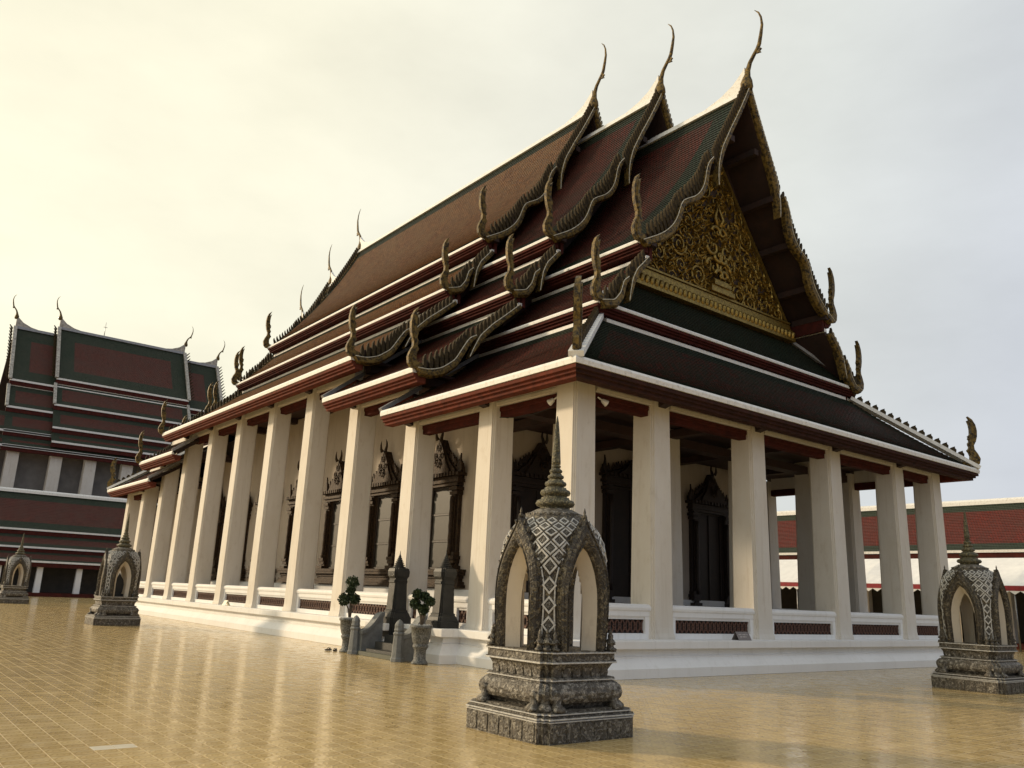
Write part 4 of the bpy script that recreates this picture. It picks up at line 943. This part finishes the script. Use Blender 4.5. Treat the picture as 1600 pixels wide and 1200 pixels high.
        for s_ in (-1, 1):
            for q_ in range(11):
                t = .30+.62*q_/10; zo = 1+1.68*t; put('crocket', crk, af, ax*s_*(u_out(zo)-.012)+an*.585+Vector((0,0,zo)), ax*s_, (Vector((0,0,1))*.8+ax*s_*.5).normalized(), an, .30)
        for s_ in (-1, 1):   # white line beside each frame
            m_ = MB(); m_.tube([ax*s_*(u_out(z)+.018)+an*(surf(math.atan2(1, 0), z).y if False else interp(BP, z)*(1-.06*(u_out(z)/.39)**4)+.012)+Vector((0,0,z)) for z in [1.05+.06*i for i in range(17)]], .014, 4, nref=an); m_.build('white_line', 'lozw', S)
        # kneeling guardians at the ends of each side, seen as small pointed figures
    fg = MB(); fg.lathe([(.055, 0), (.06, .04), (.045, .07), (.05, .12), (.058, .16), (.03, .19), (.036, .215), (.036, .245), (.02, .265), (.026, .28), (.008, .33), (.002, .37)], (0,0,0), 8)
    for s_ in (-1, 1): fg.tube([(s_*.05, 0, .15), (s_*.07, -.04, .11), (s_*.015, -.065, .14)], [.02, .017, .012], 5, nref=(0,0,1))
    fg.tube([(-.05, -.03, .03), (0, -.075, .02), (.05, -.03, .03)], .025, 5, nref=(0,0,1)); fgm = fg.mesh('guardian_figurine', 'mosaic')
    for sx, sy in ((1,1),(1,-1),(-1,1),(-1,-1)):
        for ox, oy, an in ((.60, .47, (sx, 0, 0)), (.545, .545, Vector((sx, sy, 0)).normalized()), (.47, .60, (0, sy, 0))):
            an = Vector(an); put('guardian_figurine', fgm, S, (sx*ox, sy*oy, 1.01), (an.y, -an.x, 0), -an, (0,0,1), .78)
    # lozenge lattice
    lz = MB()
    for a, b, mi, h0, h1 in ((1.0, .66, 0, 0, .016),):
        o8 = [(a, 0), (0, a), (-a, 0), (0, -a)]; i8 = [(b, 0), (0, b), (-b, 0), (0, -b)]
        lz.add([(p[0]*.5, p[1]*.5, 0) for p in o8]+[(p[0]*.47, p[1]*.47, h1) for p in o8]+[(p[0]*.5, p[1]*.5, h1) for p in i8]+[(p[0]*.5, p[1]*.5, .004) for p in i8],
               [(k, (k+1) % 4, 4+(k+1) % 4, 4+k) for k in range(4)]+[(4+k, 4+(k+1) % 4, 8+(k+1) % 4, 8+k) for k in range(4)]+[(8+k, 8+(k+1) % 4, 12+(k+1) % 4, 12+k) for k in range(4)], 0)
        lz.add([(p[0]*.40, p[1]*.40, .012) for p in i8]+[(p[0]*.47, p[1]*.47, .0) for p in i8], [(0,1,2,3)]+[(k, (k+1) % 4, 4+(k+1) % 4, 4+k) for k in range(4)], 1)
    lzm = lz.mesh('lozenge', ['lozw', 'lozd'])
    rows = []; z = 1.08
    while z < 2.66: rows.append(z); z += .118 if z < 2.1 else (.102 if z < 2.4 else .074)
    for ri, z in enumerate(rows):
        dz = .225 if z < 2.1 else (.19 if z < 2.4 else .135)
        for k in range(20):
            th = 2*math.pi*(k+(.5 if ri % 2 else 0))/20+math.pi/4
            p = surf(th, z); lat = min(abs(p.x), abs(p.y))
            if lat < u_out(z)*(1.0 if z < 2.1 else .80)+.03: continue
            t1 = (surf(th+.03, z)-surf(th-.03, z)).normalized(); t2 = (surf(th, min(2.69, z+.02))-surf(th, z-.02)).normalized(); nn = t1.cross(t2).normalized()
            if nn.dot(Vector((p.x, p.y, .2))) < 0: nn = -nn
            wdt = (surf(th+math.pi/20, z)-surf(th-math.pi/20, z)).length*.94
            put('lozenge', lzm, body, p+nn*.002, t1, t2, nn, (min(wdt, .20), dz*1.02, 1))
    cl = MB(); cl.lathe([(.37, 2.66), (.385, 2.70), (.37, 2.73), (.33, 2.745), (.28, 2.77), (.245, 2.79)], (0,0,0), 28); clo = cl.build('petal_collar', 'mosaicw', S)
    for k in range(26): 
        a = 2*math.pi*k/26; put('collar_petal', lpm, clo, (.39*math.cos(a), .39*math.sin(a), 2.725), (-math.sin(a), math.cos(a), 0), Vector((-math.cos(a)*.35, -math.sin(a)*.35, -.9)).normalized(), (math.cos(a), math.sin(a), 0), .55)
    sp = MB(); prof = [(.20, 2.77), (.20, 2.80)]; z = 2.80
    for rr, h in ((.268, .155), (.208, .135), (.15, .105), (.112, .085), (.09, .072), (.066, .06)):
        prof += [(rr*.74, z+.004), (rr*.78, z+h*.16), (rr*.93, z+h*.24), (rr, z+h*.46), (rr*.93, z+h*.70), (rr*.74, z+h*.80), (rr*.70, z+h*.98)]; z += h
    prof += [(.062, z), (.060, z+.05), (.044, z+.35), (.022, 4.0), (.005, 4.09)]
    sp.lathe(prof, (0,0,0), 24); sp.build('ringed_spire', 'spireg', S)
    return S
s0 = sema(); s0.location = (-4.55, -4.55, 0)
GS = 'boundary stone shelters around the temple'
tag(s0, 'mosaic stone shelter with ringed spire, nearest, in front of the corner column', 'shrine', GS)
for loc, lab in (((8.98, -4.15, 0), 'mosaic stone shelter with ringed spire at right edge, before the gabled front'),
                 ((-3.72, 20.9, 0), 'mosaic stone shelter beside the long row of columns at left'),
                 ((-3.7, 44.5, 0), 'small distant mosaic shelter at left edge before the cloister')):
    c_ = copy_tree(s0); c_.location = loc; tag(c_, lab, 'shrine', GS)
bs = MB(); bs.extrude([(-.13, 0), (-.17, .10), (-.19, .35), (-.15, .52), (-.05, .66), (0, .76), (.05, .66), (.15, .52), (.19, .35), (.17, .10), (.13, 0)], (0,0,.08), (1,0,0), (0,0,1), (0,1,0), .09)
bs.box(-.20, -.12, 0, .20, .12, .10); bs_me = bs.mesh('boundary_stone', 'dkstone')
for loc, lab in (((9.10, -4.30, 1.01), 'dark leaf-shaped slab standing inside the shelter at right edge'), ((-3.72, 20.9, 1.01), 'dark leaf-shaped slab inside the shelter beside the long column row')):
    o_ = put('boundary_stone', bs_me, None, loc); tag(o_, lab, 'stone slab', 'leaf-shaped boundary stones')

# ================================================================== background: cloisters, second hall, awning, tree
def cloister(origin, along, inward, length, label, prof, ridge, col_h, step, tredm='tredh', cw=.45, c0=0):
    """long low gallery; along = run direction, inward = direction from eave towards the ridge; prof = [(upper, lower), ...] each (in, z)"""
    o_, A_, I_ = Vector(origin), Vector(along), Vector(inward); Z = Vector((0,0,1))
    g_ = empty('cloister_gallery', origin, label, 'gallery')
    e_ = o_+A_*length
    for k, ((i0, z0), (i1, z1)) in enumerate(prof):
        slope('roof_slope', g_, o_+I_*i0+Z*z0, e_+I_*i0+Z*z0, e_+I_*i1+Z*z1, o_+I_*i1+Z*z1, .08 if k == 0 else 0, .8 if k == 0 else .45, (tredm, 'tgreenh', 'soffit'))
        m_ = MB(); molding(m_, [(-.1, -.06), (.05, -.06), (.05, .09), (-.1, .09)], o_+I_*i1+Z*z1, e_+I_*i1+Z*z1, -I_); m_.build('white_eave_edge', 'trim', g_)
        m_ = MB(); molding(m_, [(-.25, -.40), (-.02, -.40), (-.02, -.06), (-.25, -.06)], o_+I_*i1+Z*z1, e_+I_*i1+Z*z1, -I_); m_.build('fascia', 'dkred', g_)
        if k: 
            m_ = MB(); molding(m_, [(-.1, -.02), (.06, -.02), (.06, .14), (-.1, .14)], o_+I_*i0+Z*z0, e_+I_*i0+Z*z0, -I_); m_.build('white_ridge_line', 'trim', g_)
    i0, z0 = prof[0][0]
    slope('roof_slope', g_, o_+I_*i0+Z*z0, e_+I_*i0+Z*z0, e_+I_*(2*i0)+Z*3, o_+I_*(2*i0)+Z*3, 0, .8, (tredm, 'tgreenh', 'soffit'))
    m_ = MB(); molding(m_, [(-.22, -.12), (.22, -.12), (.20, .10), (.10, .22), (-.10, .22), (-.2, .10)], o_+I_*i0+Z*z0, e_+I_*i0+Z*z0, I_); m_.build('ridge_cap', 'trim', g_)
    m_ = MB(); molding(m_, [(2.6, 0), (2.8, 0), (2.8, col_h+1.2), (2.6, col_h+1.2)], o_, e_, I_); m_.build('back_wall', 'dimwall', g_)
    m_ = MB(); molding(m_, [(-.5, 0), (5, 0), (5, .28), (-.5, .28)], o_, e_, I_); m_.build('base_step', 'dkred', g_)
    cm = MB(); cm.loft([sq(a, z) for a, z in ((cw/2, 0), (cw/2*.9, col_h))]); cmm = cm.mesh('column', 'white')
    n = int(length/step)
    for k in range(n+1): put('column', cmm, g_, o_+A_*(c0+step*k)+I_*.55+Z*.28)
    return g_
cloister((-40, 64, 0), (1,0,0), (0,1,0), 62, 'low cloister gallery with red roof and white columns below the tall hall', [((5.0, 8.6), (2.6, 5.3)), ((2.8, 5.0), (1.5, 3.84)), ((1.65, 3.52), (0, 2.70))], 0, 2.5, 2.93, c0=.62+.15+40-2.93*13)
cloister((37, 70, 0), (0,-1,0), (1,0,0), 110, 'low cloister gallery with bright red roof behind the awning at right', [((4.2, 8.20), (.2, 5.05)), ((.35, 4.75), (-.9, 4.0))], 0, 3.4, 4.0, 'tredb')

# second hall behind the left cloister
hall = empty('second_temple_hall', (6, 88, 0), 'distant temple hall with tall tiered red roof at far left', 'temple')
HY = 80.0
BZ = [((HY+8.6, 28.75), (HY+4.0, 22.05)), ((HY+4.2, 21.5), (HY+2.4, 18.95)), ((HY+2.55, 18.5), (HY+1.0, 16.35)), ((HY+1.15, 15.9), (HY, 14.75))]
def hall_part(x0, x1, drop, back=True, hipl=False):
    for k, ((ya, za), (yb, zb)) in enumerate(BZ):
        slope('roof_slope', hall, (x0, ya, za-drop), (x1, ya, za-drop), (x1, yb, zb-drop), (x0, yb, zb-drop), .2 if k == 0 else 0, 1.7 if k == 0 else .7, ('tredh', 'tgreenh', 'soffit'))
        m_ = MB(); molding(m_, [(-.12, -.08), (.06, -.08), (.06, .12), (-.12, .12)], (x0, yb, zb-drop), (x1, yb, zb-drop), (0,-1,0)); m_.build('white_eave_edge', 'trim', hall)
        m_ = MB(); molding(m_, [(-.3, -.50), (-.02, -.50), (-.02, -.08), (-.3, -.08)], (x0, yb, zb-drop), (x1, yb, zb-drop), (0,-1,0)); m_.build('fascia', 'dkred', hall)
        if k: m_ = MB(); molding(m_, [(-.12, -.03), (.06, -.03), (.06, .22), (-.12, .22)], (x0, ya, za-drop), (x1, ya, za-drop), (0,-1,0)); m_.build('white_ridge_line', 'trim', hall)
    yr, zr = BZ[0][0]; zr -= drop
    slope('roof_slope', hall, (x0, yr, zr), (x1, yr, zr), (x1, yr+8.6, 14.6), (x0, yr+8.6, 14.6), 0, 1.1, ('tredh', 'tgreenh', 'soffit'))
    m_ = MB(); m_.loft([[(x, yr-.22, zr-.1), (x, yr+.22, zr-.1), (x, yr+.14, zr+.2), (x, yr-.14, zr+.2)] for x in (x0, x1)]); m_.build('ridge_cap', 'greytrim', hall)
    for x, s_ in ((x0, -1), (x1, 1)):
        put('chofa', chofa_me, hall, (x, yr, zr+1.0), (s_,0,0), (0,s_,0), (0,0,1), (.9, .9, .9))
        m_ = MB(); m_.extrude([(0, -.1), (0, 1.5), (.15, 1.2), (.7, .7), (1.5, .35), (2.8, .1), (2.8, -.1)], (x, yr, zr), (-s_,0,0), (0,0,1), (0,1,0), .2)
        a = BZ[0][1]; bar(m_, (x, yr-.1, zr), (x, a[0], a[1]-drop), .34, .2, (0,0,1), 0, .05)
        bar(m_, (x, BZ[1][0][0], BZ[1][0][1]-drop), (x, BZ[1][1][0], BZ[1][1][1]-drop), .3, .16, (0,0,1), 0, .05)
        m_.build('verge', 'oldtrim', hall)
        fm = MB()
        for i in range(16):
            p = Vector((x+s_*.25, yr, zr)).lerp(Vector((x+s_*.25, a[0], a[1]-drop)), (i+.5)/16); fm.extrude([(-.14, 0), (0, .5), (.14, 0)], p, (0,-.8,.6), (s_*.6, -.3, .8), (1,0,0), .1)
        fm.build('verge_fins', 'fin', hall)
hall_part(2.3, 16.2, 0); hall_part(-1.9, 20.3, .9); hall_part(-30, 30, 12.8) if False else None
# wider skirt towards the left, hipped
for k, ((ya, za), (yb, zb)) in enumerate(BZ[2:]):
    slope('roof_slope', hall, (-3.0-1.2*k-1.0, ya, za-.95), (24, ya, za-.95), (24, yb, zb-.95), (-3.0-1.6*k-2.6, yb, zb-.95), 0, .7, ('tredh', 'tgreenh', 'soffit'))
    m_ = MB(); molding(m_, [(-.12, -.08), (.06, -.08), (.06, .12), (-.12, .12)], (-3.0-1.6*k-2.6, yb, zb-.95), (24, yb, zb-.95), (0,-1,0)); m_.build('white_eave_edge', 'trim', hall)
m_ = MB(); m_.box(-14, HY+2.2, 0, 26, HY+14, 14.4); m_.build('wall', 'darkwall', hall)
hc = MB(); hc.loft([sq(a, z) for a, z in ((.62, 0), (.52, 14.2))]); hcm = hc.mesh('column', 'plaster')
for x in (-8.9, -6.6, -3.0, -.75, 3.1, 6.3, 9.9, 13.4, 17, 20.5): put('column', hcm, hall, (x, HY+1.0, 0))
m_ = MB(); m_.tube([(7.0, 88.6, 28.7), (7.0, 88.6, 30.6)], [.05, .02], 5, nref=(0,1,0)); m_.tube([(6.8, 88.6, 30.0), (7.2, 88.6, 30.0)], .03, 4); m_.build('lightning_rod', 'metal', hall)

# white awning along the right cloister
aw = empty('awning', (34, 10, 0), 'long white canvas awning with red hem before the right cloister', 'awning')
NA = 14
for k in range(NA):
    y0 = -16+4.0*k; m_ = MB(); rings = []
    for i in range(9):
        y = y0+4.0*i/8; sg = .14*math.sin(math.pi*i/8); rings.append([(36.0, y, 4.62), (35.0, y, 4.18-sg), (34.0, y, 3.66-sg*1.1), (33.2, y, 3.12), (33.2, y, 3.08), (34.0, y, 3.62-sg*1.1), (35.0, y, 4.14-sg), (36.0, y, 4.58)])
    m_.loft(rings, smooth=False); m_.build('canvas_panel', 'canvas', aw)
    m_ = MB(); m_.box(33.15, y0, 2.86, 33.19, y0+4.0, 3.10); m_.build('red_hem', 'redcloth', aw)
    m_ = MB()
    sc_ = [(i*.25, (0 if i % 2 else -.16)) for i in range(17)]
    m_.extrude([(0, .02)]+sc_+[(4.0, .02)], (33.17, y0, 2.84), (0,1,0), (0,0,1), (1,0,0), .02); m_.build('scalloped_fringe', 'canvas', aw)
    m_ = MB(); m_.tube([(33.25, y0+.05, 0), (33.25, y0+.05, 3.1)], .04, 6, nref=(0,1,0)); m_.build('pole', 'metal', aw)
m_ = MB(); m_.tube([(33.0, 22.2, 1.1), (33.1, 22.0, 2.3), (33.3, 23.6, 2.75)], [.05, .5, .1], 6, nref=(0,1,0)); cb = m_.build('offering_canopy', 'orange', None, off=(33.1, 22, 0)); cb.location = (33.1, 22, 0)
tag(cb, 'orange cloth under the awning seen between two front columns', 'cloth')
# tree beyond the right cloister
tree = empty('tree', (52, 41, 0), 'leafy tree rising behind the right cloister ridge between columns', 'tree')
m_ = MB(); m_.tube([(52, 41, 0), (52.2, 41.1, 4), (51.8, 40.8, 8)], [.35, .26, .1], 8, nref=(0,1,0))
for a in range(5): m_.tube([(52, 41, 5+a*.6), (52+1.6*math.cos(a*1.3), 41+1.6*math.sin(a*1.3), 7+a*.6)], [.12, .03], 5, nref=(0,1,0))
m_.build('trunk', 'bark', tree)
m_ = MB(); rng = random.Random(11)
for _ in range(3600):
    k = rng.randrange(9); c_ = Vector((52+1.9*math.cos(k*2.4)*(k/9)**.5*1.2, 41+1.9*math.sin(k*2.4)*(k/9)**.5*1.2, 8.2+1.6*math.sin(k*1.7)))
    v_ = Vector((rng.gauss(0,1), rng.gauss(0,1), rng.gauss(0,.8))); p = c_+v_*.62; a = Vector((rng.gauss(0,1), rng.gauss(0,1), rng.gauss(0,1))).normalized(); b = a.orthogonal().normalized()
    m_.add([p-a*.16, p+b*.07, p+a*.16, p-b*.07], [(0,1,2,3)])
m_.build('crown', 'farleaf', tree, recalc=False)
